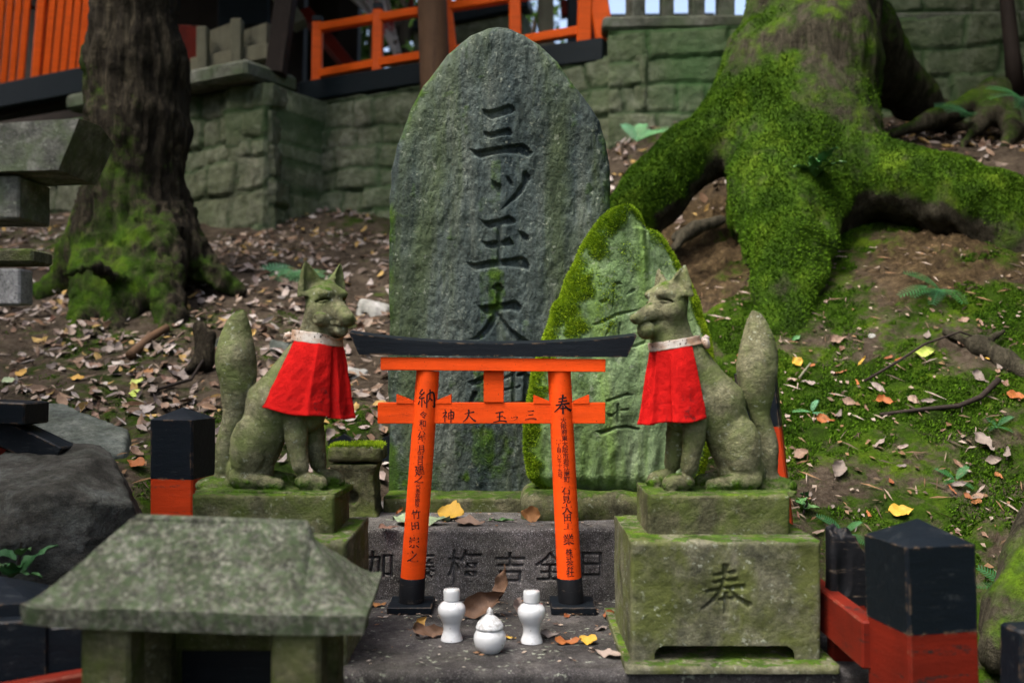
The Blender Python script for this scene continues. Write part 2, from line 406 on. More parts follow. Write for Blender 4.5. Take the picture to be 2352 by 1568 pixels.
M['wall'] = None
M['pale_rock'] = stone('pale pebble stone', (.22, .22, .21), (.33, .33, .32), (.45, .45, .45), bump=.4)
M['orange'] = paint('vermilion paint', ORANGE, wear=(.30, .03, .004), dirt=.38, rough=.7, amt=.3)
M['orange_mid'] = paint('scuffed vermilion paint', (.40, .034, .004), wear=(.05, .03, .02), dirt=.5, rough=.6, amt=.45, edge=.6)
M['orange_old'] = paint('old vermilion paint', (.14, .009, .002), wear=(.018, .012, .010), dirt=.8, rough=.7, amt=.9, edge=.6)
M['orange_far'] = paint('bright vermilion paint', VERM, dirt=.15, rough=.5)
M['black'] = paint('black blue paint', (.0035, .0065, .0105), wear=(.10, .11, .11), dirt=.2, grain=(4, 60, 60), rough=.5, amt=.10, edge=.7)
M['black_old'] = paint('worn black paint', (.005, .006, .008), wear=(.15, .12, .09), dirt=.2, rough=.6, amt=.45, edge=.8)
M['black_far'] = paint('dark beam paint', (.007, .013, .017), dirt=.3, rough=.5)
M['ink'] = N('brush ink').done((.012, .010, .012), rough=.55)
M['wood_grey'] = paint('weathered grey wood', (.17, .165, .115), wear=(.07, .065, .045), dirt=.5, grain=(30, 30, 3), rough=.85, amt=.5)
M['wood_brown'] = paint('brown round timber', (.12, .068, .038), wear=(.05, .03, .02), dirt=.4, grain=(40, 40, 3), rough=.75, amt=.5)
M['wood_dark'] = paint('dark timber', (.022, .016, .013), wear=(.05, .035, .028), dirt=.4, grain=(30, 30, 3), rough=.8, amt=.4)
M['stone_post'] = stone('grey fence stone', (.09, .10, .085), (.15, .16, .13), (.20, .21, .18), bump=.4, green=(.09, .12, .07))
def mk_porcelain():
    n = N('white porcelain'); v = n.co()
    d = n.ramp(n.noise(v, 60, 5, .7), (.5, 0.), (.66, .75))
    d2 = n.ramp(n.noise(v, 160, 2, .5), (.72, 0.), (.76, .8))
    c = n.mix(n.math('MULTIPLY', d, n.ramp(n.up(), (.1, .12), (.7, 1.))), (.52, .54, .56), (.20, .19, .17))
    c = n.mix(d2, c, (.09, .075, .05))
    n.b.inputs['Coat Weight'].default_value = .6; n.b.inputs['Coat Roughness'].default_value = .06
    return n.done(c, None, .14, .5)
M['porcelain'] = mk_porcelain()
def mk_dusty():
    n = N('dusty porcelain'); v = n.co()
    c = n.mix(n.ramp(n.noise(v, 210, 4, .7), (.42, 0.), (.62, .85)), (.52, .54, .56), (.22, .22, .21))
    return n.done(c, None, .3, .4)
M['porcelain_dusty'] = mk_dusty()
def mk_bib():
    n = N('red cotton'); v = n.co()
    s = n.ramp(n.noise(v, 90, 4, .75), (.54, 0.), (.64, .85)); s2 = n.ramp(n.noise(v, 11, 3, .5), (.50, 0.), (.62, 1.))
    c = n.mix(n.ramp(n.noise(v, 24, 4, .6), (.3, 0.), (.75, .8)), (.46, .009, .008), (.27, .005, .005))
    c = n.mix(n.math('MULTIPLY', s, s2), c, (.10, .012, .012))
    h = n.math('ADD', n.math('MULTIPLY', n.noise(v, 700, 2, .5), .25), n.noise(v, 60, 4, .6))
    return n.done(c, n.bump(h, .7, .005), .9, .05)
M['bib'] = mk_bib()
def mk_band():
    n = N('stained white cotton'); v = n.co()
    c = n.mix(n.ramp(n.noise(v, 19, 4, .6), (.38, 0.), (.56, .9)), (.50, .47, .43), (.30, .18, .11))
    c = n.mix(n.ramp(n.noise(v, 170, 2, .6), (.64, 0.), (.67, .95)), c, (.025, .02, .02))
    return n.done(c, n.bump(n.noise(v, 60, 3, .6), .4, .003), .9, .1)
M['band'] = mk_band()
def mk_wall():
    n = N('mossy masonry'); v = n.co()
    a = n.noise(v, 5, 6, .65, .3); b = n.noise(v, 26, 5, .65)
    c = n.ramp(a, (.3, (.07, .075, .055)), (.5, (.165, .17, .125)), (.7, (.29, .29, .23)))
    c = n.mix(n.math('MULTIPLY', n.attr('tint'), .75), c, (.19, .20, .15))
    c = n.mix(n.ramp(n.noise(v, 13, 6, .7, .6), (.42, 0.), (.6, .8)), c, n.mix(1.0, c, (.42, .45, .36), 'MULTIPLY'))
    c = n.mix(n.ramp(n.noise(v, 2.1, 5, .65), (.42, 0.), (.66, .6)), c, (.10, .13, .06))
    c = n.mix(n.ramp(b, (.38, 0.), (.7, .5)), c, (.045, .05, .035))
    c = n.mix(n.math('MULTIPLY', n.attr('joint'), n.ramp(n.noise(v, 4, 3, .6), (.35, .25), (.65, 1.))), c, (.022, .026, .014))
    c = n.mix(n.attr('moss'), c, (.045, .105, .035))
    return n.done(c, n.bump(n.math('ADD', a, b), .8, .02), .92)
M['wall'] = mk_wall()
def mk_bark(name, c1, c2, c3, mossy):
    n = N(name); v = n.co((1, 1, .16)); w = n.co()
    a = n.noise(v, 34, 6, .75, 1.0)
    c = n.ramp(a, (.3, c1), (.52, c2), (.75, c3))
    c = n.mix(n.ramp(n.noise(w, 30, 4, .6), (.4, 0.), (.7, .6)), c, n.mix(1.0, c, (.4, .38, .36), 'MULTIPLY'))
    mc, mg = moss_col(n, w, .9); mc = n.mix(1.0, mc, (.75, .75, .75), 'MULTIPLY')
    mf = n.ramp(n.math('ADD', n.attr('moss'), n.math('MULTIPLY', n.math('SUBTRACT', n.noise(w, 14, 6, .7), .5), 1.1)), (.35, 0.), (.65, 1.))
    c = n.mix(mf, c, mc)
    h = n.math('ADD', n.math('MULTIPLY', a, .8), n.math('MULTIPLY', n.noise(w, 70, 4, .7), .6))
    return n.done(c, n.bump(h, .9, .02), .92)
M['bark_l'] = mk_bark('dark furrowed bark', (.005, .004, .003), (.024, .020, .013), (.100, .086, .056), True)
M['bark_r'] = mk_bark('mossy grey bark', (.014, .012, .008), (.042, .038, .026), (.095, .085, .060), True)
def mk_ground():
    n = N('forest soil and moss'); v = n.co()
    a = n.noise(v, 8, 6, .7, .3); b = n.noise(v, 60, 5, .7)
    c = n.ramp(a, (.3, (.020, .015, .011)), (.5, (.048, .037, .027)), (.7, (.095, .075, .055)))
    c = n.mix(n.ramp(b, (.45, 0.), (.7, .7)), c, (.11, .09, .068))
    c = n.mix(n.attr('soil'), c, n.ramp(n.noise(v, 34, 6, .75, .5), (.34, (.014, .010, .006)), (.52, (.055, .038, .019)), (.72, (.15, .108, .056))))
    mc, mg = moss_col(n, v, .7); mc = n.mix(1.0, mc, (.62, .62, .62), 'MULTIPLY')
    mf = n.ramp(n.math('ADD', n.attr('moss'), n.math('MULTIPLY', n.math('SUBTRACT', n.noise(v, 17, 6, .7), .5), 1.3)), (.38, 0.), (.62, .95))
    c = n.mix(mf, c, mc)
    h = n.math('ADD', n.math('ADD', a, n.math('MULTIPLY', b, .7)), n.math('MULTIPLY', n.noise(v, 260, 3, .7), .35))
    return n.done(c, n.bump(h, 1.0, .02), .95, .04)
M['ground'] = mk_ground()
def mk_tuft(name, dark, light):
    n = N(name); c = n.mix(n.attr('tone'), dark, light)
    m = n.done(c, None, .8, .06)
    return m
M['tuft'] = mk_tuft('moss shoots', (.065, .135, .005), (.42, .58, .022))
M['tuft_dark'] = mk_tuft('shaded bank moss shoots', (.015, .046, .003), (.115, .225, .012))  # darker copy of the moss shoots; bank shade put into its colour
def mk_litter():
    n = N('dry leaf litter'); c = n.attr('Col', 'Color'); v = n.co()
    c = n.mix(n.ramp(n.noise(v, 45, 4, .6), (.4, 0.), (.75, .55)), c, n.mix(1.0, c, (.4, .33, .3), 'MULTIPLY'))
    return n.done(c, None, .75, .25)
M['litter'] = mk_litter()
M['leaf_brown'] = leafmat('dry brown leaf', [(.10, .055, .032), (.17, .105, .068), (.22, .15, .11), (.13, .065, .045), (.24, .18, .14)])
M['leaf_grey'] = leafmat('pale grey pink leaf', [(.15, .125, .108), (.22, .185, .165), (.12, .10, .09), (.26, .21, .18)])
M['leaf_orange'] = leafmat('orange leaf', [(.26, .085, .02), (.24, .11, .035), (.19, .06, .02)])
M['leaf_yellow'] = leafmat('yellow leaf', [(.42, .26, .03), (.38, .22, .05)])
M['leaf_green'] = leafmat('green leaf', [(.05, .16, .05), (.09, .20, .06)], .4)
M['leaf_lime'] = leafmat('yellow green leaf', [(.34, .44, .08), (.40, .46, .12)])
M['leaf_sage'] = leafmat('pale green leaf', [(.23, .31, .19), (.26, .33, .20)])
M['fern'] = leafmat('fern leaflets', [(.015, .085, .022), (.025, .12, .03), (.018, .095, .035)], .5)
M['fern_bright'] = leafmat('pale fern leaflets', [(.09, .25, .10), (.07, .22, .11)], .5)  # lighter green leaflets for the paler ferns
M['crown'] = mk_tuft('canopy leaves', (.025, .055, .012), (.07, .13, .025))
M['bark_far'] = mk_bark('far trunk bark', (.02, .016, .012), (.045, .036, .028), (.08, .065, .05), False)
# ------------------------------------------------------------------ ground: one sheet through measured points
_gp = [(330,1150,2.3),(330,1000,2.75),(330,850,3.3),(330,700,4.0),(300,600,4.6),(500,530,5.5),
 (700,1000,2.78),(700,850,3.3),(750,700,4.1),(800,560,5.2),(800,492,5.85),(850,960,2.9),
 (30,1000,2.8),(30,760,3.8),(50,560,5.2),(100,500,6.0),(1176,1010,2.85),(1176,700,4.0),(1176,480,5.5),
 (1720,1180,2.4),(1900,1150,2.45),(1900,1000,2.72),(1900,850,3.0),(1800,712,3.3),(1680,655,3.55),(1600,560,4.05),(1450,345,4.9),(1550,292,5.2),
 (2200,1150,2.4),(2200,1000,2.62),(2200,850,2.86),(2150,745,3.06),(2150,610,3.32),(2150,505,3.66),(2250,380,3.9),(2300,335,4.3),(2200,282,4.9),
 (2345,1000,2.6),(2345,700,3.1)]
GP = np.array([P(*g) for g in _gp]+[(0,.5,.16),(-1.2,.8,.18),(1.2,.8,.18),(-1.2,1.6,.25),(1.2,1.6,.27),(0,1.9,.3),(-.7,2.2,.52),(.75,2.2,.5),(-3.4,3,.9),(3.2,3,1.35),(-4,5.5,1.6),(3.6,5.4,2.3),(0,6.6,2.0),(-2.5,7.6,2.0),(2.5,6.6,2.3)])
def _rbf_fit():
    xy = GP[:, :2]; d = np.linalg.norm(xy[:, None]-xy[None], axis=2)
    K = np.where(d > 0, d*d*np.log(d+1e-9), 0)+np.eye(len(xy))*.004
    A = np.concatenate([np.ones((len(xy), 1)), xy], 1)
    L = np.block([[K, A], [A.T, np.zeros((3, 3))]])
    return np.linalg.solve(L, np.concatenate([GP[:, 2], np.zeros(3)]))
_rw = _rbf_fit()
def gbase(x, y):
    x = np.asarray(x, float); y = np.asarray(y, float)
    xx = np.clip(x, -4.5, 4.2).ravel(); yy = np.clip(y, .3, 7.2).ravel(); z = _rw[-3]+_rw[-2]*xx+_rw[-1]*yy
    for (px, py, _), w in zip(GP, _rw[:-3]):
        d2 = (xx-px)**2+(yy-py)**2; z = z+w*.5*d2*np.log(d2+1e-12)
    return z.reshape(x.shape)
def gz(x, y):
    x = np.asarray(x, float); y = np.asarray(y, float)
    p = np.stack([x, y, np.zeros_like(x)], -1)
    return gbase(x, y)+.045*fbm(p, 3.0, 4, 3)+.012*fbm(p, 18, 3, 9)
def hit(u, v, y0=1.9):
    "where the ray through reference pixel (u,v) meets the ground"
    Y = np.linspace(y0, 7.0, 500); pts = np.stack([(u-CX)/F*Y, Y, HC-(v-VH)/F*Y], 1)
    b = np.nonzero(gz(pts[:, 0], pts[:, 1]) >= pts[:, 2])[0]
    k = b[0] if len(b) else 380
    return np.array([pts[k, 0], pts[k, 1], gz(pts[k, 0], pts[k, 1])])
def gnorm(x, y, e=.06):
    dx = (gbase(x+e, y)-gbase(x-e, y))/(2*e); dy = (gbase(x, y+e)-gbase(x, y-e))/(2*e)
    n = np.array([-float(dx), -float(dy), 1.0]); return n/np.linalg.norm(n)
def ground_masks(x, y, z):
    p = np.stack([x, y, z], -1)
    right = sstep(.25, .75, x)*(1-sstep(3.7, 4.6, y)); u = CX+x/y*F; v = VH-(z-HC)/y*F
    lo = fbm(p, 2.2, 3, 21)
    mid = fbm(p, 6, 3, 25); moss = np.where(right > 0, .22+.42*right+.40*lo+.34*mid, .30+.40*lo+.24*mid)
    moss = moss+.25*sstep(.62, .2, np.abs(x+.95))*sstep(3.6, 2.9, y)*(x < 0)
    soil = sstep(1.05, 1.35, x)*sstep(3.10, 3.22, y+.06*lo)*(1-sstep(3.50, 3.75, y))
    soil2 = sstep(.48, .6, x)*(1-sstep(1.0, 1.1, x))*sstep(3.32, 3.5, y)*(1-sstep(4.3, 4.6, y))
    soil = np.maximum(soil, soil2)*np.clip(.85+.6*lo, 0, 1)
    moss = moss-.42*soil-.35*sstep(1.3, 1.6, x)*sstep(3.6, 3.9, y)
    return np.clip(moss, 0, 1), np.clip(soil, 0, 1)
def build_ground():
    xs = np.concatenate([[-60, -30, -14, -8, -5.5, -4.3], np.arange(-3.4, 3.2, .0185), [3.8, 5, 8, 14, 30, 60]])
    ys = np.concatenate([[-30, -12, -5, -2, -.5, .4, .8, 1.1, 1.4, 1.6], np.arange(1.8, 4.0, .0125), np.arange(4.0, 7.0, .03), [7.4, 9, 14, 30, 60]])
    X, Y = np.meshgrid(xs, ys); Z = gz(X, Y)
    Z = np.where(Y > 6.4, np.minimum(Z, 2.0), Z)
    m, s = ground_masks(X, np.maximum(Y, .5), Z)
    p = np.stack([X, Y, Z], -1)
    Z = Z+m*.014*fbm(p, 42, 2, 31)+s*(.07*fbm(p, 15, 5, 37, .65)+.03*np.abs(fbm(p, 34, 3, 39)))
    V = np.stack([X, Y, Z], -1).reshape(-1, 3); ny, nx = X.shape
    i = (np.arange(ny-1)[:, None]*nx+np.arange(nx-1)[None]).ravel()
    o = obj('ground', mesh('ground', V, np.stack([i, i+1, i+nx+1, i+nx], 1), attrs={'moss': m.ravel(), 'soil': s.ravel()}), M['ground'], org=(0, 0, 0))
    tag(o, 'forest floor sloping up behind the altar, brown on the left and mossy on the right', 'ground', kind='structure')
build_ground()
def blades(pts, nrm, length, width, seed, lean=.5):
    "tiny triangular shoots: arrays for one mesh"
    g = np.random.default_rng(seed); n = len(pts)
    d = nrm+g.normal(0, lean, (n, 3)); d /= np.linalg.norm(d, axis=1, keepdims=True)
    s = np.cross(d, g.normal(0, 1, (n, 3))); s /= np.linalg.norm(s, axis=1, keepdims=True)
    L = (length*g.uniform(.5, 1.3, n))[:, None]; w = (width*g.uniform(.6, 1.3, n))[:, None]
    V = np.stack([pts-s*w/2-nrm*.002, pts+s*w/2-nrm*.002, pts+d*L], 1).reshape(-1, 3)
    tone = np.clip(g.normal(.40, .2, n)+.55*fbm(pts, 5, 4, seed, .6), 0, 1); tone = np.stack([tone*.5, tone*.5, tone], 1).ravel()
    return V, np.arange(3*n).reshape(-1, 3), tone
def surf_sample(V, Q, wt, n, seed):
    "n random points on quads, weighted by area x mean vertex weight"
    g = np.random.default_rng(seed)
    a, b, c, d = (V[Q[:, k]] for k in range(4))
    fn = np.cross(c-a, d-b); ar = np.linalg.norm(fn, axis=1); w = ar*np.clip(wt[Q].mean(1), 0, None); w /= w.sum()
    f = g.choice(len(Q), n, p=w); s, t = g.random((n, 1)), g.random((n, 1))
    pts = (a[f]*(1-s)+b[f]*s)*(1-t)+(d[f]*(1-s)+c[f]*s)*t
    return pts, fn[f]/(ar[f][:, None]+1e-12)
def bank_moss():
    g = np.random.default_rng(5)
    def scat(n, x0, x1, y0, y1, th):
        x, y = g.uniform(x0, x1, n), g.uniform(y0, y1, n)
        z = gz(x, y); m, s = ground_masks(x, y, z); p = np.stack([x, y, z], 1)
        k = (m+.55*fbm(p, 11, 3, 77)) > th
        return np.stack([x, y, z], 1)[k]
    pts = np.concatenate([scat(260000, .45, 2.0, 2.1, 3.7, .58), scat(90000, -2.2, -.2, 2.2, 4.0, .55)])
    nr = np.stack([gnorm(0, 0)]*0+[[0, -.5, .86]]*len(pts)) if len(pts) else None
    V, T, tone = blades(pts+np.array([0, 0, .002]), nr, .0065, .0048, 6, .7)
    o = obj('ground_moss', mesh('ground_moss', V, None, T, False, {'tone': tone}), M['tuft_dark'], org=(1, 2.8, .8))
    tag(o, 'green moss carpet growing over the soil of the bank', 'moss', kind='stuff')
bank_moss()
def leaf_screen():
    "unseen leaves added on both sides to block low sky, open above and behind"
    g = np.random.default_rng(19); n = 15000
    a = np.concatenate([g.uniform(52, 148, n//2), g.uniform(-148, -52, n//2)])*math.pi/180; r = g.uniform(6.5, 10, n)
    c = np.stack([r*np.sin(a), 1.5+r*np.cos(a), g.uniform(.2, 10.5, n)], 1); c[:, 2] += .5*np.sin(c[:, 0]*2)
    m = 5200; r1 = np.stack([g.uniform(2.45, 4.6, m), g.uniform(-.3, 4.2, m), g.uniform(.4, 5.2, m)], 1); l1 = np.stack([g.uniform(-4.8, -2.7, m//2), g.uniform(-.3, 4.4, m//2), g.uniform(.3, 3.4, m//2)], 1)  # unseen nearer leaf clusters, added to darken both edges of the view
    c = np.concatenate([c, r1, l1]); n = len(c)
    u = g.normal(0, 1, (n, 3)); u /= np.linalg.norm(u, axis=1, keepdims=True); w = np.cross(u, g.normal(0, 1, (n, 3))); w /= np.linalg.norm(w, axis=1, keepdims=True)
    L = g.uniform(.18, .42, n)[:, None]; L[n-m-m//2:] *= .5
    V = np.stack([c-u*L, c+w*L*.6, c+u*L, c-w*L*.6], 1).reshape(-1, 3)
    o = obj('leaf_screen', mesh('leaf_screen', V, np.arange(4*n).reshape(-1, 4), smooth=False, attrs={'tone': np.repeat(np.clip(g.normal(.4, .25, n), 0, 1), 4)}), M['crown'], org=(0, 1.5, .2))
    tag(o, 'unseen woods closing in on both sides of the shrine', 'leaf_screen', kind='stuff')
leaf_screen()
# ------------------------------------------------------------------ retaining walls
def masonry(p0, p1, z0, z1, batter=.06, depth=.5, row=.2, seed=1, res=.014, moss=.0, zl1=None):
    "rough coursed wall from p0 to p1 (x,y); top may rise to zl1 at p1"
    g = np.random.default_rng(seed); p0, p1 = np.array(p0, float), np.array(p1, float)
    L = np.linalg.norm(p1-p0); d = (p1-p0)/L; nrm = np.array([d[1], -d[0]])
    if nrm[1] > 0: nrm = -nrm
    H = max(z1, zl1 or z1)-z0; ns, nt = int(L/res)+1, int(H/res)+1
    S, T = np.meshgrid(np.linspace(0, L, ns), np.linspace(0, H, nt))
    wob = .045*fbm(np.stack([S, T, S*0], -1), 3.4, 4, seed)
    rows = [0.0]
    while rows[-1] < H: rows.append(rows[-1]+row*g.uniform(.6, 1.35))
    rows = np.array(rows); ri = np.clip(np.searchsorted(rows, T+wob, 'right')-1, 0, len(rows)-2)
    off = np.zeros_like(S); tint = np.zeros_like(S); joint = np.zeros_like(S)
    for r in range(len(rows)-1):
        m = ri == r
        if not m.any(): continue
        cuts = [-g.uniform(0, .3)]
        while cuts[-1] < L: cuts.append(cuts[-1]+row*g.uniform(.8, 2.2))
        cuts = np.array(cuts); s = S[m]+wob[m]*1.3; t = T[m]+wob[m]
        ci = np.clip(np.searchsorted(cuts, s, 'right')-1, 0, len(cuts)-2)
        ed = np.minimum(np.minimum(s-cuts[ci], cuts[ci+1]-s), np.minimum(t-rows[r], rows[r+1]-t))
        bo = g.uniform(-.014, .013, len(cuts)); ti = g.random(len(cuts))
        off[m] = sstep(0, .016, ed)*.016+bo[ci]; tint[m] = ti[ci]; joint[m] = 1-sstep(.003, .020, ed)
    pts3 = np.stack([S, T, S*0+seed], -1)
    off = off+.014*fbm(pts3, 7, 5, seed+5, .6)+.011*np.abs(fbm(pts3*[1, 1.8, 1], 15, 3, seed+6))+batter*(1-T/H)*H
    zt = T/H*(z1-z0 if zl1 is None else 1)
    Zt = z0+T if zl1 is None else z0+(T/H)*((z1-z0)*(1-S/L)+(zl1-z0)*(S/L))
    X = p0[0]+d[0]*S+nrm[0]*off; Y = p0[1]+d[1]*S+nrm[1]*off
    mo = np.clip(moss+.5*fbm(pts3, 2.3, 4, seed+9)+joint*.25, 0, 1)
    # wrap the border back into the bank
    def pad(A): return np.pad(A, ((0, 1), (1, 1)), 'edge')
    X, Y, Z, tint, joint, mo = map(pad, (X, Y, Zt, tint, joint, mo))
    for sl in ((slice(-1, None), slice(None)), (slice(None), slice(0, 1)), (slice(None), slice(-1, None))):
        X[sl] -= nrm[0]*depth; Y[sl] -= nrm[1]*depth
    V = np.stack([X, Y, Z], -1).reshape(-1, 3); ny, nx = X.shape
    i = (np.arange(ny-1)[:, None]*nx+np.arange(nx-1)[None]).ravel()
    return mesh('wall', V, np.stack([i, i+1, i+nx+1, i+nx], 1), attrs={'tint': tint.ravel(), 'joint': joint.ravel(), 'moss': mo.ravel()})
WA0, WA1 = (-3.9, 7.03), (-1.36, 5.55)
t = thing('stone_retaining_wall', 'mossy block wall behind the left tree, ending in a square corner', 'retaining wall', (-2.4, 6.2, 1.6))
obj('wall_face', masonry(WA0, WA1, 1.45, 2.50, .05, .6, .17, 3, moss=.22), M['wall'], t)
obj('wall_end', masonry(WA1, (-1.17, 6.1), 1.45, 2.50, .03, .3, .17, 8, moss=.18), M['wall'], t)
mb = MB(); ang = math.atan2(WA1[1]-WA0[1], WA1[0]-WA0[0])
mb.box((-2.02, 6.01, 2.56), (1.55, .42, .10), rotz(ang), .02)
o = obj('coping', mb, M['stone_post'], t); 
WB0, WB1 = (-1.30, 6.06), (.70, 5.13)
t = thing('stone_retaining_wall', 'pale green mossy block wall running behind the tall grey stone, below the orange railing', 'retaining wall', (-.3, 5.7, 1.7))
obj('wall_face', masonry(WB0, WB1, 1.5, 2.50, .05, .6, .165, 12, moss=.18, zl1=2.56), M['wall'], t)
t = thing('stone_retaining_wall', 'dark green block wall behind the large mossy tree, below grey stone posts', 'retaining wall', (1.6, 5.2, 2.1))
obj('wall_face', masonry((.50, 5.16), (4.6, 5.0), 1.7, 2.66, .08, .6, .2, 17, moss=.46, zl1=2.8), M['wall'], t)
obj('upper_course', masonry((1.30, 5.24), (4.6, 5.10), 2.75, 3.7, .02, .4, .2, 23, moss=.46), M['wall'], t)
mb = MB(); mb.box((2.5, 5.25, 2.71), (4.05, .34, .07), rotz(-.039), .015)
obj('coping', mb, M['stone_post'], t)
# upper terrace floor behind the walls
V = [(-40, 40, 2.46), (40, 40, 2.46), (40, 5.45, 2.46), (.6, 5.5, 2.46), (-1.2, 6.35, 2.46), (-1.5, 5.85, 2.46), (-4, 7.3, 2.46), (-40, 9, 2.46)]
o = obj('terrace', mesh('terrace', V, N=[tuple(range(7, -1, -1))], smooth=False), M['stone_post'], org=(0, 8, 2.46))
tag(o, 'flat upper terrace behind the retaining walls', 'terrace', kind='structure')
# ------------------------------------------------------------------ trees
def bark_disp(V, Q, amp, seed, fur=18, axis_z=.13):
    n = vnormals(V, Q); q = V*np.array([1, 1, axis_z])
    r = 1-np.abs(fbm(q, fur, 3, seed)); r2 = fbm(V, 9, 3, seed+3)
    return V+n*(amp*(r-.75)*1.6+amp*.6*r2)[:, None], n
def crown_mesh(c, rad, n, size, seed, hole=0):
    g = np.random.default_rng(seed); c = np.array(c)
    k = 26; cl = g.normal(0, 1, (k, 3)); cl /= np.linalg.norm(cl, axis=1, keepdims=True); cl = cl*g.uniform(.35, 1, (k, 1))*np.array(rad)
    f = g.integers(0, k, n); p = c+cl[f]+g.normal(0, .22, (n, 3))*np.array(rad)
    a = g.normal(0, 1, (n, 3)); a[:, 2] *= .5; a /= np.linalg.norm(a, axis=1, keepdims=True)
    b = np.cross(a, g.normal(0, 1, (n, 3))); b /= np.linalg.norm(b, axis=1, keepdims=True)
    L = (size*g.uniform(.6, 1.3, n))[:, None]
    V = np.stack([p-a*L, p+b*L*.42, p+a*L, p-b*L*.42], 1).reshape(-1, 3)
    tone = np.repeat(np.clip(g.normal(.4, .25, n), 0, 1), 4)
    return mesh('crown', V, np.arange(4*n).reshape(-1, 4), smooth=False, attrs={'tone': tone})
def limbs(base, top, r0, c, rad, seed, n=7):
    g = np.random.default_rng(seed); mb = MB(); base, top = np.array(base), np.array(top)
    t = np.linspace(0, 1, 7)[:, None]; mb.tube(base*(1-t)+top*t+np.array([.06, .04, 0])*np.sin(t*5), np.linspace(r0, r0*.55, 7), 14)
    for k in range(n):
        s = top*(.6+.4*k/n)+base*(.4-.4*k/n); e = np.array(c)+g.normal(0, .55, 3)*np.array(rad)
        m = (s+e)/2+np.array([0, 0, .2]); mb.tube([s, m, e], [r0*.4, r0*.25, r0*.08], 7)
    return mb
def left_tree():
    Y0 = 4.25; px = lambda u, v, dy=0: P(u, v, Y0+dy)
    def C(u, v, w, dy=0): a = px(u, v, dy); return (a[0], a[1], a[2], w/F*(Y0+dy))
    tr = [C(296, 760, 120), C(305, 600, 116), C(312, 480, 114), C(312, 320, 108), C(312, 150, 102), C(312, -250, 100)]
    roots = [[C(350, 540, 70, -.15), C(385, 680, 40, -.35), C(405, 800, 22, -.5)], [C(390, 520, 56), C(455, 610, 38, -.05), C(550, 668, 16, -.1)],
             [C(255, 560, 66, -.1), C(195, 710, 40, -.35), C(150, 870, 22, -.6)], [C(235, 520, 60), C(140, 650, 40), C(20, 740, 24, -.1)],
             [C(305, 620, 56, -.2), C(275, 730, 36, -.4), C(262, 840, 22, -.6)], [C(360, 580, 70, .1), C(440, 670, 36, .2), C(520, 710, 20, .3)]]
    def sdf(p):
        d = chain(p, tr, .05)
        for r in roots: d = smin(d, chain(p, r), .07)
        d = smin(d, chain(p, [C(40, 700, 12, -.5), C(150, 630, 14, -.52), C(215, 612, 14, -.5), C(290, 650, 12, -.35)]), .02)
        return d+.03*fbm(p, 4, 2, 5)
    V, Q = polygonise(sdf, (-2.5, 3.5, .8), (-1.0, 4.75, 2.85), .0145)
    V, n = bark_disp(V, Q, .034, 4, 32)
    zr = 1-sstep(1.25, 2.3, V[:, 2]); side = .5-.5*n[:, 0]
    moss = np.clip(-.03+.30*zr+.34*side*(V[:, 2] < 2.35)+.34*fbm(V, 5, 4, 8)+.18*np.clip(n[:, 2], 0, 1), 0, 1)
    t = thing('large_tree', 'dark furrowed tree trunk with mossy roots on the left slope', 'tree', (px(300, 690)))
    obj('trunk', mesh('trunk', V, Q, attrs={'moss': moss}), M['bark_l'], t)
    top = (-1.75, 4.5, 5.6); obj('limbs', limbs((-1.606, 4.25, 2.80), top, .20, (-1.9, 4.9, 6.1), (1.6, 1.4, .8), 3).mesh('limbs', True), M['bark_l'], t)
    obj('crown', crown_mesh((-2.0, 5.0, 6.2), (2.0, 1.7, .9), 5200, .10, 4), M['crown'], t); obj('crown', crown_mesh((-2.75, 1.5, 3.5), (.75, 1.1, .45), 2600, .08, 14), M['crown'], t)  # second crown: unseen low clump added to shade the left edge
left_tree()
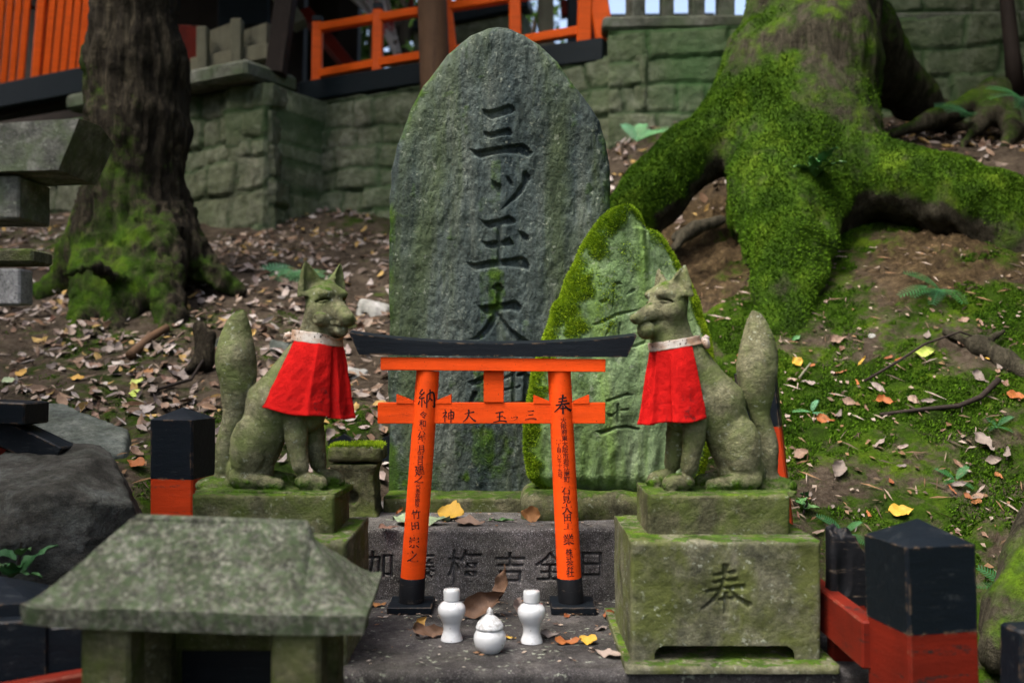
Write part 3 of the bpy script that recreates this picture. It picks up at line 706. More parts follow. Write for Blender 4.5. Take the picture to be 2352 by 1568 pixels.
def right_tree():
    def C(u, v, w, Y): a = P(u, v, Y); return (a[0], a[1], a[2], w/F*Y)
    tr = [C(1822, 470, 150, 3.85), C(1845, 300, 152, 3.95), C(1858, 160, 146, 4.02), C(1866, 20, 134, 4.08), C(1872, -250, 122, 4.12)]
    mid = [C(1800, 280, 120, 3.9), C(1790, 430, 108, 3.66), C(1795, 560, 84, 3.48), C(1804, 660, 62, 3.36), C(1812, 760, 50, 3.26), C(1815, 840, 36, 3.18)]
    lft = [C(1760, 150, 80, 4.02), C(1690, 265, 66, 3.98), C(1600, 350, 70, 3.92), C(1500, 445, 70, 3.9), C(1420, 540, 64, 3.9), C(1330, 640, 50, 3.9)]
    rgt = [C(1880, 300, 110, 3.88), C(1960, 400, 95, 3.76), C(2060, 425, 82, 3.66), C(2170, 450, 80, 3.58), C(2270, 485, 82, 3.50), C(2370, 560, 80, 3.42), C(2480, 640, 70, 3.36)]
    bck = [C(1930, 60, 100, 4.3), C(2030, 160, 66, 4.5), C(2110, 225, 44, 4.6), C(2200, 290, 30, 4.7)]
    m2 = [C(1870, 420, 90, 3.72), C(1880, 490, 56, 3.58), C(1878, 570, 34, 3.46), C(1872, 640, 22, 3.36)]
    hol = [C(1640, 430, 40, 3.74), C(1600, 520, 46, 3.72), C(1570, 590, 50, 3.72)]
    hol2 = [C(2010, 190, 34, 4.1), C(2032, 250, 36, 4.05)]
    def sdf(p):
        d = chain(p, tr, .06)
        for r, k in ((mid, .09), (lft, .10), (rgt, .09), (bck, .05), (m2, .06)): d = smin(d, chain(p, r, .04), k)
        d = smax(d, -chain(p, hol), .04); d = smax(d, -chain(p, hol2), .03)
        return d+.03*fbm(p, 3.6, 3, 15)+.05*fbm(p*np.array([1, 1, .22]), 5.5, 2, 19)*sstep(1.7, 2.2, p[:, 2])
    V, Q = polygonise(sdf, (.15, 2.95, .95), (2.35, 4.95, 2.9), .0165)
    V, n = bark_disp(V, Q, .018, 24, 17, .3)
    up = n[:, 2]; zr = 1-sstep(1.75, 2.40, V[:, 2])
    moss = np.clip(.42+.20*zr+.28*up+.58*fbm(V, 4.5, 5, 18, .68)-.22*sstep(1.55, 1.9, V[:, 0])*(V[:, 1] > 4.0)+.30*sstep(1.0, .6, V[:, 0]), 0, 1)
    moss = moss*sstep(-.75, -.2, up)
    t = thing('large_tree', 'huge moss covered tree with thick spreading roots on the right bank', 'tree', P(1800, 700, 3.4))
    obj('trunk', mesh('trunk', V, Q, attrs={'moss': moss}), M['bark_r'], t)
    p, nn = surf_sample(V, Q, np.clip(moss-.54, 0, 1)*(n[:, 1] < .3), 80000, 9)
    bv, bt, tone = blades(p, nn, .009, .0055, 10, .6)
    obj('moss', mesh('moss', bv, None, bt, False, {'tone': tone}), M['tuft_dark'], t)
    obj('limbs', limbs((1.254, 4.12, 2.84), (1.5, 4.4, 5.4), .22, (1.9, 4.7, 6.0), (1.8, 1.5, .8), 5).mesh('limbs', True), M['bark_r'], t)
    obj('crown', crown_mesh((2.2, 4.6, 5.9), (2.1, 1.9, .9), 7500, .10, 6), M['crown'], t); obj('crown', crown_mesh((2.1, 1.7, 2.7), (.7, 1.1, .5), 2600, .08, 16), M['crown'], t); obj('crown', crown_mesh((1.15, 2.3, 3.7), (.6, .8, .35), 1500, .08, 17), M['crown'], t)  # second and third crowns: unseen low clumps added to shade the right bank
right_tree()
def root_thing(name, label, cat, chains, lo, hi, seed, mossk, mat, h=.014, amp=.014):
    def sdf(p):
        d = None
        for c in chains:
            e = chain(p, c, .02); d = e if d is None else smin(d, e, .04)
        return d+.018*fbm(p, 7, 3, seed)
    V, Q = polygonise(sdf, lo, hi, h); V, n = bark_disp(V, Q, amp, seed, 22)
    moss = np.clip(mossk+.35*n[:, 2]+.25*fbm(V, 6, 3, seed), 0, 1)
    o = obj(name, mesh(name, V, Q, attrs={'moss': moss}), mat, org=(np.array(lo)+np.array(hi))/2*[1, 1, 0]+[0, 0, lo[2]])
    return tag(o, label, cat)
def C(u, v, w, Y): a = P(u, v, Y); return (a[0], a[1], a[2], w/F*Y)
root_thing('stump', 'mossy old stump with roots right of the large mossy tree', 'stump', [[C(2295, 200, 26, 4.6), C(2240, 235, 26, 4.5), C(2140, 275, 20, 4.4), C(2050, 310, 12, 4.3)], [C(2290, 205, 24, 4.55), C(2270, 260, 24, 4.4), C(2215, 330, 12, 4.25), C(2190, 390, 8, 4.1)], [C(2300, 240, 30, 4.5), C(2330, 300, 22, 4.3), C(2300, 350, 14, 4.2)]], (1.55, 3.9, 1.6), (2.45, 4.75, 2.35), 31, .25, M['bark_r'])
root_thing('old_tree', 'mossy tree base cut off by the lower right edge', 'tree', [[C(2520, 1180, 140, 2.1), C(2440, 1330, 130, 2.06), C(2360, 1430, 90, 2.0), C(2320, 1500, 60, 1.95)], [C(2540, 1150, 130, 2.1), C(2600, 850, 120, 2.2)]], (.9, 1.7, .1), (1.5, 2.4, 1.0), 41, .22, M['bark_r'], .011, .010)
sap = MB(); sap.tube([P(2335, 220, 4.7), P(2325, 120, 4.7), P(2312, 0, 4.72), P(2300, -200, 4.75), P(2296, -900, 4.8)], [.045, .036, .032, .028, .02], 10)
tag(obj('young_tree', sap.mesh('young_tree', True), M['wood_dark'], org=P(2335, 230, 4.7)), 'thin dark young trunk in front of the dark wall at upper right', 'tree')
hp = lambda u, v, w, up=.01: (lambda q: (q[0], q[1]-.01, q[2]+up, w/F*q[1]))(hit(u, v, 2.05))
root_thing('dead_branch', 'dark fallen branch with bark lying on the right mossy bank', 'branch', [[hp(2170, 768, 10), hp(2240, 805, 17), hp(2310, 842, 20), hp(2400, 890, 22)], [hp(2240, 805, 9), hp(2300, 785, 6, .03)]], (1.1, 2.4, .7), (1.75, 3.25, 1.25), 51, .12, M['bark_r'], .008, .006)
root_thing('tree_root', 'bare pale root in the hollow under the mossy left root', 'root', [[C(1555, 545, 9, 3.66), C(1600, 522, 9, 3.64), C(1660, 505, 8, 3.62)], [C(1590, 525, 7, 3.66), C(1550, 570, 6, 3.6)]], (.5, 3.45, 1.25), (.85, 3.75, 1.55), 61, -.3, M['bark_r'], .008, .004)
root_thing('stump', 'small dark rotten stump beside the left fox tail', 'stump', [[C(462, 830, 15, 3.3), C(460, 750, 13, 3.32)], [C(470, 830, 12, 3.28), C(486, 770, 10, 3.3)], [C(465, 820, 12, 3.3), C(430, 850, 7, 3.24)]], (-1.15, 3.1, .88), (-.9, 3.45, 1.15), 71, -.25, M['bark_l'], .007, .008)
# ------------------------------------------------------------------ altar steps
ZS, ZU = .464, .6194            # lower step top, upper ledge top
def slab_grid(name, x0, x1, z0, z1, yf, yb, G=None, res=.0025, edge=.006, amp=.0022, seed=0, batter=0.0, cut=None):
    "block with a finely meshed, carved front face; G = (depth grid, gx0, gz0, gres)"
    nx, nz = int((x1-x0)/res)+1, int((z1-z0)/res)+1
    X, Z = np.meshgrid(np.linspace(x0, x1, nx), np.linspace(z0, z1, nz))
    p = np.stack([X, X*0+yf, Z], -1)
    e = np.minimum(np.minimum(X-x0, x1-X), z1-Z); rnd = edge*(1-np.sqrt(np.clip(1-(1-np.clip(e/edge, 0, 1))**2, 0, 1)))
    D = rnd+amp*fbm(p, 40, 4, seed)+.5*amp*fbm(p, 9, 2, seed+2)+.006*np.clip(fbm(p, 15, 3, seed+4)-.3, 0, 1)*(1-sstep(0, .03, e))
    if G is not None: D = D+sample(G[0], G[1], G[2], G[3], X, Z)
    Yf = yf+D+batter*(Z-z0)
    V = [np.stack([X, Yf, Z], -1).reshape(-1, 3)]
    i = (np.arange(nz-1)[:, None]*nx+np.arange(nx-1)[None]).ravel(); Q = [np.stack([i, i+1, i+nx+1, i+nx], 1)]
    if cut is not None:            # drop quads inside a notch at the foot
        c = V[0][Q[0]].mean(1); Q[0] = Q[0][~cut(c[:, 0], c[:, 2])]
    n = nx*nz
    # rim (left-bottom..top..right) swept back
    rim = np.concatenate([np.arange(nz-1)*nx, (nz-1)*nx+np.arange(nx), (np.arange(nz-1)*nx+nx-1)[::-1]])
    base = V[0][rim]; k = len(rim); steps = max(3, int((yb-yf)/.012)); prev = rim
    for s in range(1, steps+1):
        r = base.copy(); f = s/steps; r[:, 1] = r[:, 1]*(1-f)+yb*f
        nn = fbm(r, 30, 3, seed+7)*amp*1.2
        top = np.abs(base[:, 2]-z1) < 1e-9; r[top, 2] += nn[top]; L = ~top; r[L, 0] += nn[L]
        V.append(r); cur = n+np.arange(k); Q.append(np.stack([prev[:-1], prev[1:], cur[1:], cur[:-1]], 1)); prev = cur; n += k
    return mesh(name, np.concatenate(V), np.concatenate(Q))
def glyph_polys(ch, cx, cz, w, h=None, brush=False, off=-.002):
    h = h or w
    if brush:
        out = []
        for st in BR[ch]:
            A, B = ribbon(st); pl = np.concatenate([A, B[::-1]]); out.append(np.stack([cx+(pl[:, 0]-.5)*w, cz+(.5-pl[:, 1])*h], 1))
        return out
    V, Fs = font_mesh(ch, off); return [np.stack([cx+V[list(f), 0]*w, cz+V[list(f), 1]*h], 1) for f in Fs]
def carve(polys, x0, x1, z0, z1, res, slope, maxd):
    nx, nz = int((x1-x0)/res)+1, int((z1-z0)/res)+1
    return (groove(raster(polys, x0, z0, res, nx, nz), res, slope, maxd), x0, z0, res)
def PX(u, Y): return (u-CX)/F*Y
def PZ(v, Y): return HC-(v-VH)/F*Y
yr = 2.16; pol = []
for ch, u, v, s in (('加', 872, 1296, 62), ('藤', 966, 1300, 64), ('梅', 1068, 1302, 80), ('吉', 1172, 1304, 72), ('全', 1264, 1300, 70), ('日', 1360, 1298, 60)):
    pol += glyph_polys(ch, PX(u, yr), PZ(v, yr), s/F*yr, off=.006)
G = carve(pol, -.40, .25, ZU-.155, ZU, .0010, 4.0, .012)
me = slab_grid('upper_step', -.66, .62, ZS, ZU, yr, 2.95, G, .0018, .010, .0016, 3)
tag(obj('upper_step', me, M['granite'], org=(0, 2.4, ZS)), 'speckled granite ledge with carved characters behind the little torii', 'stone step')
me = slab_grid('lower_step', -.66, .66, -.05, ZS, 1.675, 2.2, None, .006, .012, .002, 5)
tag(obj('lower_step', me, M['dark_step'], org=(0, 1.9, -.05)), 'dark worn stone step carrying the torii and white vases', 'stone step')
me = slab_grid('block_footing', .19, .55, ZS, ZS+.012, 1.664, 2.05, None, .004, .006, .002, 6)
tag(obj('block_footing', me, M['block'], org=(.37, 1.8, ZS)), 'low mossy slab under the carved block on the right', 'stone slab')
# ------------------------------------------------------------------ standing stones
def slab_stone(Lp, Rp, Y, thick, rows, cols, G=None, amp=.004, seed=0, bulge=.02, edgew=.05, rough=28, moss=None, mossh=0.0, extra=None):
    "upright stone from left/right outline pixels at depth Y; carved front; rounded back"
    Lp, Rp = np.array(Lp, float), np.array(Rp, float)
    v0, v1 = max(Lp[0, 1], Rp[0, 1]), min(Lp[-1, 1], Rp[-1, 1])
    t = np.linspace(0, 1, rows)**1.25; vv = v0+(v1-v0)*t
    l = PX(np.interp(vv, Lp[:, 1], Lp[:, 0]), Y); r = PX(np.interp(vv, Rp[:, 1], Rp[:, 0]), Y); z = PZ(vv, Y)
    w1 = .004*fbm(np.stack([z*0, z, z*0+1], -1), 14, 3, seed); w2 = .004*fbm(np.stack([z*0, z, z*0+5], -1), 14, 3, seed)
    l, r = l+w1, r+w2
    s = np.linspace(-1, 1, cols); s = np.sign(s)*np.abs(s)**.9
    X = l[:, None]*(1-s)/2+r[:, None]*(1+s)/2; Z = np.repeat(z[:, None], cols, 1)
    hw = (r-l)[:, None]/2; e = np.minimum(X-l[:, None], r[:, None]-X); e = np.minimum(e, (z[0]-Z)*.7+.012)
    k = np.clip(e/edgew, 0, 1); D = edgew*.55*(1-np.sqrt(1-(1-k)**2))
    D = D+bulge*(s[None]**2)*np.ones_like(X)
    p = np.stack([X, X*0, Z], -1)
    D = D-amp*fbm(p*[1, 1, .55], rough, 5, seed+1, .6)-amp*1.2*fbm(p*[1, 1, .3], 7, 3, seed+2)
    if extra is not None: D = D+extra(X, Z)
    if G is not None: D = D+sample(G[0], G[1], G[2], G[3], X, Z)
    mo = np.zeros_like(X) if moss is None else moss(X, Z, e)
    if mossh: D = D-mossh*mo*(.6+.8*fbm(p, 60, 3, seed+4))
    Yf = Y+D
    back = np.linspace(1, -1, 15)[1:-1]                       # back of the stone
    Xb = l[:, None]*(1-back)/2+r[:, None]*(1+back)/2; Zb = np.repeat(z[:, None], len(back), 1)
    tk = thick*np.clip(((z[0]-z)/.12)+.25, .25, 1)[:, None]
    Yb = Y+edgew*.55+tk*np.sqrt(np.clip(1-back**2*.6, 0, 1))[None]+.01*fbm(np.stack([Xb, Xb*0+9, Zb], -1), 9, 3, seed)
    V = np.stack([np.concatenate([X, Xb], 1), np.concatenate([Yf, Yb], 1), np.concatenate([Z, Zb], 1)], -1)
    nr, nc = V.shape[:2]; mo = np.concatenate([mo, np.full(Xb.shape, .3)], 1)
    i = np.arange(nr-1)[:, None]*nc; j = np.arange(nc)[None]; j2 = (j+1) % nc
    Q = np.stack([(i+j), (i+nc+j), (i+nc+j2), (i+j2)], -1).reshape(-1, 4)
    V = V.reshape(-1, 3); c = V[:nc].mean(0)+[0, 0, .004]; ci = len(V); V = np.concatenate([V, [c]])
    T = np.array([(ci, b, (b+1) % nc) for b in range(nc)])
    return V, Q, T, np.concatenate([mo.ravel(), [mo[0].mean()]])
def zpoly(pts, x0, y0, k):     # traced on an enlargement of the photograph -> reference pixels
    return [((x0+x/k)*.91875, (y0+y/k)*.91875) for x, y in pts]
SY = 2.50
A = (1130, 240, 3.409); B = (1130, 680, 4.75)
strokes = [(A, s) for s in (
 [(250,112),(330,118),(400,98),(485,65),(525,85),(548,128),(520,150),(440,180),(345,207),(300,190),(270,150)],
 [(262,302),(330,308),(400,290),(480,268),(510,285),(520,315),(500,340),(420,345),(330,370),(290,350)],
 [(145,448),(210,460),(300,445),(450,418),(600,400),(650,430),(692,480),(675,515),(640,525),(560,500),(450,497),(340,510),(240,540),(190,510)],
 [(330,708),(375,730),(428,755),(420,845),(390,835),(345,770)], [(450,672),(490,690),(528,740),(530,770),(505,780),(470,730)],
 [(603,640),(640,635),(668,680),(672,710),(640,760),(600,835),(540,890),(470,940),(405,985),(470,900),(540,820),(590,740)],
 [(238,1058),(310,1062),(400,1045),(490,1015),(535,1045),(552,1080),(520,1100),(430,1105),(325,1138),(280,1110)],
 [(375,1100),(432,1100),(426,1450),(384,1450)],
 [(245,1235),(310,1240),(370,1225),(440,1225),(490,1200),(520,1235),(533,1265),(515,1282),(430,1285),(340,1310),(290,1295)],
 [(120,1415),(200,1420),(300,1400),(450,1385),(600,1365),(640,1390),(670,1440),(660,1492),(600,1475),(480,1455),(350,1465),(210,1495),(160,1465)],
 [(558,1143),(620,1160),(655,1190),(665,1225),(640,1245),(600,1225),(575,1185)])]+[(B, s) for s in (
 [(298,392),(420,390),(520,378),(620,360),(740,330),(790,350),(835,410),(830,460),(790,485),(700,455),(580,470),(480,510),(400,515),(340,460)],
 [(470,180),(530,125),(570,130),(630,185),(605,260),(595,360),(570,470),(540,580),(480,680),(400,770),(320,812),(180,812),(290,750),(380,650),(450,540),(515,460),(525,330),(515,240)],
 [(560,480),(600,530),(700,660),(800,740),(950,835),(1010,880),(780,890),(700,780),(620,660),(550,560)],
 [(175,1305),(290,1265),(400,1210),(430,1240),(340,1345),(240,1360)], [(240,1420),(300,1410),(312,1450),(270,1540),(220,1640),(170,1640)],
 [(380,1250),(440,1250),(430,1800),(390,1800)], [(545,1210),(600,1210),(600,1640),(550,1640)], [(560,1270),(705,1205),(710,1248),(560,1300)], [(560,1400),(705,1360),(705,1400),(560,1430)],
 [(705,1120),(765,1120),(750,1820),(705,1820)], [(760,1225),(800,1195),(870,1178),(960,1240),(930,1290),(860,1238),(770,1252)], [(850,1200),(955,1235),(925,1640),(840,1640)], [(750,1368),(815,1338),(818,1378),(750,1394)], [(560,1560),(850,1535),(850,1590),(560,1610)])]
pol = []
for k, s in strokes:
    q = np.array(zpoly(s, *k)); pol.append(np.stack([PX(q[:, 0], SY), PZ(q[:, 1], SY)], 1))
G = carve(pol, -.14, .10, .78, 1.66, .0011, 2.0, .0145)
SL = [(1112,61),(1076,74),(1024,117),(969,191),(938,250),(907,328),(895,383),(891,449),(890,586),(889,750),(888,950),(886,1160)]
SR = [(1180,61),(1206,71),(1243,94),(1282,133),(1321,188),(1356,234),(1380,270),(1395,324),(1403,371),(1405,430),(1403,520),(1400,800),(1400,1160)]
strip = lambda X, Z, u0, u1, v0, v1, w=6: sstep(u0-w, u0+w, CX+X/SY*F)*(1-sstep(u1-w, u1+w, CX+X/SY*F))*sstep(v0-8, v0+8, VH+(HC-Z)/SY*F)*(1-sstep(v1-60, v1+30, VH+(HC-Z)/SY*F))
def stele_moss(X, Z, e):
    p = np.stack([X, X*0, Z], -1); f = fbm(p, 10, 4, 91)
    rim = (1-sstep(.0, .035, e))*np.clip(.45+.9*f, 0, 1)
    low = sstep(.95, .72, Z)*(1-sstep(-.20, -.08, X))*.62
    dr = .62*strip(X, Z, 1125, 1152, 365, 520)+.45*strip(X, Z, 1122, 1148, 520, 760)+.5*strip(X, Z, 1100, 1160, 620, 760)+.5*strip(X, Z, 1085, 1135, 850, 1100)+.4*strip(X, Z, 1040, 1180, 985, 1150)
    sp = .5*np.clip(fbm(p, 26, 3, 93)-.32, 0, 1)*2
    return np.clip(rim*.9+low*(.6+.6*f)+dr*(.55+.9*f)+sp+.10, 0, 1)
V, Q, T, mo = slab_stone(SL, SR, SY, .15, 700, 380, G, .0050, 2, .018, .045, 62, stele_moss)
t = thing('stone_monument', 'tall rounded grey stone carved with large characters, standing behind the torii', 'monument', (.03, 2.55, .65))
obj('stone', mesh('stone', V, Q, T, attrs={'moss': mo}), M['stele'], t)
me = slab_grid('base_slab', PX(880, 2.385), .34, ZU, ZU+.034, 2.378, 2.84, None, .003, .01, .002, 8)
obj('base_slab', me, M['plinth'], t)
MY = 2.33
ML = [(1428,468),(1404,476),(1384,494),(1360,527),(1339,560),(1322,598),(1306,628),(1289,682),(1275,696),(1266,729),(1252,776),(1223,852),(1214,915),(1203,981),(1205,1040),(1216,1098),(1240,1130),(1300,1170)]
MR = [(1456,468),(1474,480),(1487,502),(1498,517),(1526,526),(1540,541),(1558,572),(1578,609),(1596,642),(1616,689),(1628,736),(1642,780),(1652,840),(1654,950),(1640,1050),(1610,1130),(1560,1170)]
Cc = (1360, 500, 3.92); D_ = (1300, 860, 3.5639)
mst = [(Cc, s) for s in ([(675,830),(700,800),(745,795),(782,835),(740,830),(700,850),(695,960),(690,1060),(668,1050),(678,930)], [(800,935),(845,880),(895,865),(895,895),(850,920)], [(535,985),(575,975),(640,960),(610,1005),(560,1025)], [(470,1215),(560,1180),(700,1110),(780,1090),(880,1075),(960,1060),(860,1105),(700,1150),(600,1205),(500,1235)],
 [(640,1215),(695,1205),(650,1280),(610,1345),(590,1345),(630,1270)], [(735,1195),(765,1195),(750,1330),(725,1330)], [(850,1440),(930,1400),(1005,1370),(1000,1410),(900,1450)])]+[(D_, s) for s in ([(755,500),(860,465),(960,430),(1015,455),(940,470),(870,495),(775,525)], [(862,530),(885,530),(895,600),(885,690),(868,725),(862,640)], [(895,580),(975,570),(975,592),(895,600)], [(765,615),(830,620),(870,600),(820,660),(790,660)], [(670,775),(760,760),(860,730),(960,722),(1080,750),(1060,775),(960,755),(860,760),(780,800),(720,820)])]
pol = []
for k, s in mst:
    q = np.array(zpoly(s, *k)); pol.append(np.stack([PX(q[:, 0], MY), PZ(q[:, 1], MY)], 1))
G = carve(pol, .12, .36, .74, 1.22, .0011, 1.6, .009)
uM = lambda X: CX+X/MY*F
vM = lambda Z: VH+(HC-Z)/MY*F
def ms_extra(X, Z):
    u, v = uM(X), vM(Z)
    seam = 1490+(v-500)*.0; a = .012*np.exp(-((u-1486)/7)**2)*(1-sstep(520, 600, v))
    b = .020*sstep(1478, 1500, u)*(1-sstep(600, 700, v)); r = .006*np.exp(-((u-1530-(v-600)*.05)/5)**2)*sstep(700, 800, v)
    c = .010*np.exp(-((v-1010-(u-1250)*.3)/9)**2)*0
    low = .05*sstep(1090, 1170, v)
    return a+b+r+c+low+.004*np.sin(u*.19+.02*v)*sstep(950, 1060, v)*.6
def ms_moss(X, Z, e):
    u, v = uM(X), vM(Z); p = np.stack([X, X*0, Z], -1); f = fbm(p, 9, 4, 51)
    d = u-np.interp(v, [q[1] for q in ML], [q[0] for q in ML])
    wl = np.interp(v, [470, 560, 650, 760, 850, 1000, 1150], [80, 120, 110, 110, 60, 50, 26])
    left = 1-sstep(.1, 1.3, d/wl+.75*f+.5*fbm(p, 34, 3, 57))
    dr = np.interp(v, [q[1] for q in MR], [q[0] for q in MR])-u
    right = (1-sstep(.4, 1.1, dr/34+.5*f))*sstep(500, 560, v)
    top = (1-sstep(30, 75, v-469+40*f))*(1-.9*np.exp(-((u-1450)/11)**2-((v-510)/26)**2))
    hump = (1-sstep(20, 110, v-520+70*f))*sstep(1480, 1500, u)*.7
    wash = .36+.26*f+.12*fbm(p, 30, 3, 55)
    return np.clip(np.maximum.reduce([left, right*.9, top, hump, wash]), 0, 1)
V, Q, T, mo = slab_stone(ML, MR, MY, .13, 420, 260, G, .0050, 7, .035, .06, 40, ms_moss, .004, ms_extra)
t = thing('stone_monument', 'leaning mossy green boulder with worn carved characters behind the right fox', 'monument', (.26, 2.38, .65))
obj('stone', mesh('stone', V, Q, T, attrs={'moss': mo}), M['moss_stone'], t)
p, nn = surf_sample(V, Q, np.clip(mo-.42, 0, 1)**1.3*(V[:, 1] < MY+.075), 80000, 3)
bv, bt, tone = blades(p, nn, .0060, .0026, 4, .6); obj('moss', mesh('moss', bv, None, bt, False, {'tone': tone}), M['tuft'], t)
def rock(name, label, mat, lo, hi, h, sdf, parent=None, cat='rock', sharpen=None, moss=None):
    V, Q = polygonise(sdf, lo, hi, h)
    o = obj(name, mesh(name, V, Q, attrs={'moss': np.zeros(len(V)) if moss is None else moss(V)}), mat, parent, None if parent else ((lo[0]+hi[0])/2, (lo[1]+hi[1])/2, lo[2]))
    if parent is None: tag(o, label, cat)
    return o
def planes(p, c, pl, r=.01):
    "convex rock: intersection of half spaces (normal, distance)"
    d = None
    for nx, ny, nz, k in pl:
        n = np.array([nx, ny, nz], np.float32); n /= np.linalg.norm(n); e = (p-np.array(c, np.float32))@n-k
        d = e if d is None else smax(d, e, r)
    return d
def sd(p):
    d = boxd(p, (.32, 2.40, .63), (.30, .13, .045), .03); d = smin(d, ell(p, (.12, 2.31, .63), (.09, .06, .035)), .03)
    return d+.012*fbm(p, 16, 4, 3)
rock('base_rock', None, M['plinth'], (-.02, 2.2, .60), (.66, 2.58, .72), .007, sd, t)
# ------------------------------------------------------------------ carved blocks and fox statues
Yb = 1.70
pol = glyph_polys('奉', PX(1668, Yb), PZ(1352, Yb), 118/F*Yb, 118/F*Yb, True)
G = carve(pol, .30, .45, .52, .66, .0011, 2.0, .008)
ZB = .678
def arch(x, z):
    a, b = PX(1502, Yb), PX(1826, Yb); h = ZS+.012+.0255
    e = np.minimum(x-a, b-x); return (e > 0) & (z < h-.020*(1-np.sqrt(np.clip(1-(1-np.clip(e/.022, 0, 1))**2, 0, 1))))
t = thing('carved_pedestal', 'green stained stone block with one carved character under the right fox', 'pedestal', (.366, 1.83, ZS+.012))
obj('block', slab_grid('block', .2034, .5286, ZS+.012, ZB, Yb, 1.975, G, .0022, .008, .0022, 14, .002, arch), M['block'], t)
t = thing('carved_pedestal', 'square stone block under the left fox, half hidden by the stone roof', 'pedestal', (-.45, 1.83, ZS))
obj('block', slab_grid('block', -.615, -.284, ZS, .676, 1.705, 1.968, None, .005, .008, .0022, 15), M['block'], t)
def fox_parts(side, headyaw, extra):
    "signed distance of a seated fox in traced units; x forward, y away from the viewer's side"
    hc = np.array([extra.get('hx', 272), -10, extra.get('hz', 1192.0)]); c, s = math.cos(headyaw), math.sin(headyaw)
    HM = np.array([[c, -s, 0], [s, c, 0], [0, 0, 1]], np.float32)     # columns = head axes in body frame
    tilt = roty(.10); HM = HM@tilt
    def head(p):
        q = (p-hc.astype(np.float32))@HM
        d = ell(q, (-2, 0, 6), (130, 126, 116))
        for sy in (-1, 1): d = smin(d, ell(q, (20, sy*68, -62), (92, 66, 76)), 30)
        d = smin(d, caps(q, (60, 0, -44), (228+22*(extra.get('snout', 1) < 1), 0, -92), 92*extra.get('snout', 1), 52*extra.get('snout', 1)**2), 30)
        d = smin(d, ell(q, (264+18*(extra.get('snout', 1) < 1), 0, -86), (26, 30, 24)), 12)           # nose
        d = smin(d, caps(q, (24, 0, -140), (184, 0, -168), 74, 46), 12)  # jaw
        for sy in (-1, 1):
            d = smin(d, ell(q, (58, sy*56, 50), (70, 52, 36)), 20)     # brow
            d = smax(d, -ell(q, (98, sy*84, 6), (60, 30, 15), roty(-.30)@rotz(-sy*.5)), 7)
            d = smin(d, ell(q, (86, sy*74, -4), (42, 22, 11), roty(-.30)@rotz(-sy*.5)), 3)
            # ears: thin leaning shells with a hollow front
            ax = np.array([-.10, sy*.26, 1.0]); ax /= np.linalg.norm(ax); b0 = np.array([-34, sy*84, 50.0])
            EH = extra.get('ear', 245)*(1 if sy < 0 else extra.get('ear2', 1))
            wv = np.array([-.22, sy*1.0, -.1]); wv -= ax*(wv@ax); wv /= np.linalg.norm(wv); tv = np.cross(ax, wv)
            E = (q-b0.astype(np.float32)); h = E@ax.astype(np.float32); w = E@wv.astype(np.float32); th = E@tv.astype(np.float32)
            f = np.clip(1-h/EH, 0, 1)**.80; rw = 98*f+3; rt = 44*f+6
            k0 = np.sqrt((w/rw)**2+(th/rt)**2); e = (k0-1)*np.minimum(rw, rt); e = np.maximum(np.maximum(e, -h-12), h-EH)
            cav = (np.sqrt((w/(rw*.66+.1))**2+((th*np.sign(tv[0])-rt*.95)/(rt*.95))**2)-1)*np.minimum(rw, rt)*.7
            cav = np.maximum(cav, 20-h); e = np.maximum(e, -cav)
            d = smin(d, e, 28)
        # mouth
        d = smax(d, -boxd(q, (165, 0, -128), (118, 100, extra.get('gape', 7)), 3, roty(.16)), 3)
        if 'scroll' in extra:
            for sy in (-1, 1): d = smin(d, caps(q, (112, sy*40, -110), (112, sy*112, -110), 38, 41), 3)
            d = smax(d, -ell(q, (112, -158, -110), (26, 20, 26)), 3)
            d = smin(d, boxd(q, (186, 0, -126), (48, 58, 15), 5), 2)
            for k in range(5): d = smax(d, -boxd(q, (148+k*20, -58, -126), (2.5, 10, 16), 1), 2)
        if 'ball' in extra:
            d = smin(d, ell(q, (196, -4, -168), (58, 56, 58)), 3)
        return d
    fo = extra.get('stagger', 26)
    def sdf(p):
        p = p.astype(np.float32)
        q = p*np.array([1, 1.12, 1], np.float32)
        d = chain(q, [(150, 0, 812, 126), (-40, 0, 540, 158), (-140, 0, 270, 150)], 60)
        d = smin(d, chain(q, [(285, 0, 1050, 126), (228, 0, 800, 146), (215, 0, 600, 140), (190, 0, 470, 110)], 40), 60)
        d = smin(d, ell(p, (-195, 0, 110), (150, 135, 120)), 50)
        for sy in (-1, 1):
            d = smin(d, ell(p, (-172, sy*104, 258), (116, 70, 204), roty(.10)), 14)
            d = smin(d, caps(p, (-230, sy*104, 66), (34, sy*120, 34), 62, 42), 22)
            d = smin(d, chain(p, [(150+fo*sy, sy*78, 520, 82), (168+fo*sy, sy*92, 330, 70), (198+fo*sy, sy*96, 150, 53)], 20), 18)
            d = smin(d, ell(p, (262+fo*sy, sy*98, 52), (104, 60, 60)), 24)
            for k in range(4):
                yy = sy*98+(k-1.5)*28
                d = smin(d, ell(p, (334+fo*sy-abs(k-1.5)*9, yy, 32), (42, 14.5, 33)), 4)
                d = smin(d, ell(p, (58-abs(k-1.5)*8, sy*120+(k-1.5)*20, 22), (26, 10, 22)), 4)
        tl = extra['tail']; d = smin(d, chain(p, tl), 14)
        d = smin(d, ell(p, (-420, 10, 8), (140, 120, 62)), 40)
        d = smin(d, head(p), 34)
        d = smin(d, boxd(p, (-20, 0, -14), (450, 215, 20), 6), 6)
        return d+2.6*fbm(p, .05, 3, 5)+5*fbm(p, .012, 2, 8)
    return sdf
K = .2938e-3                      # traced unit -> metres
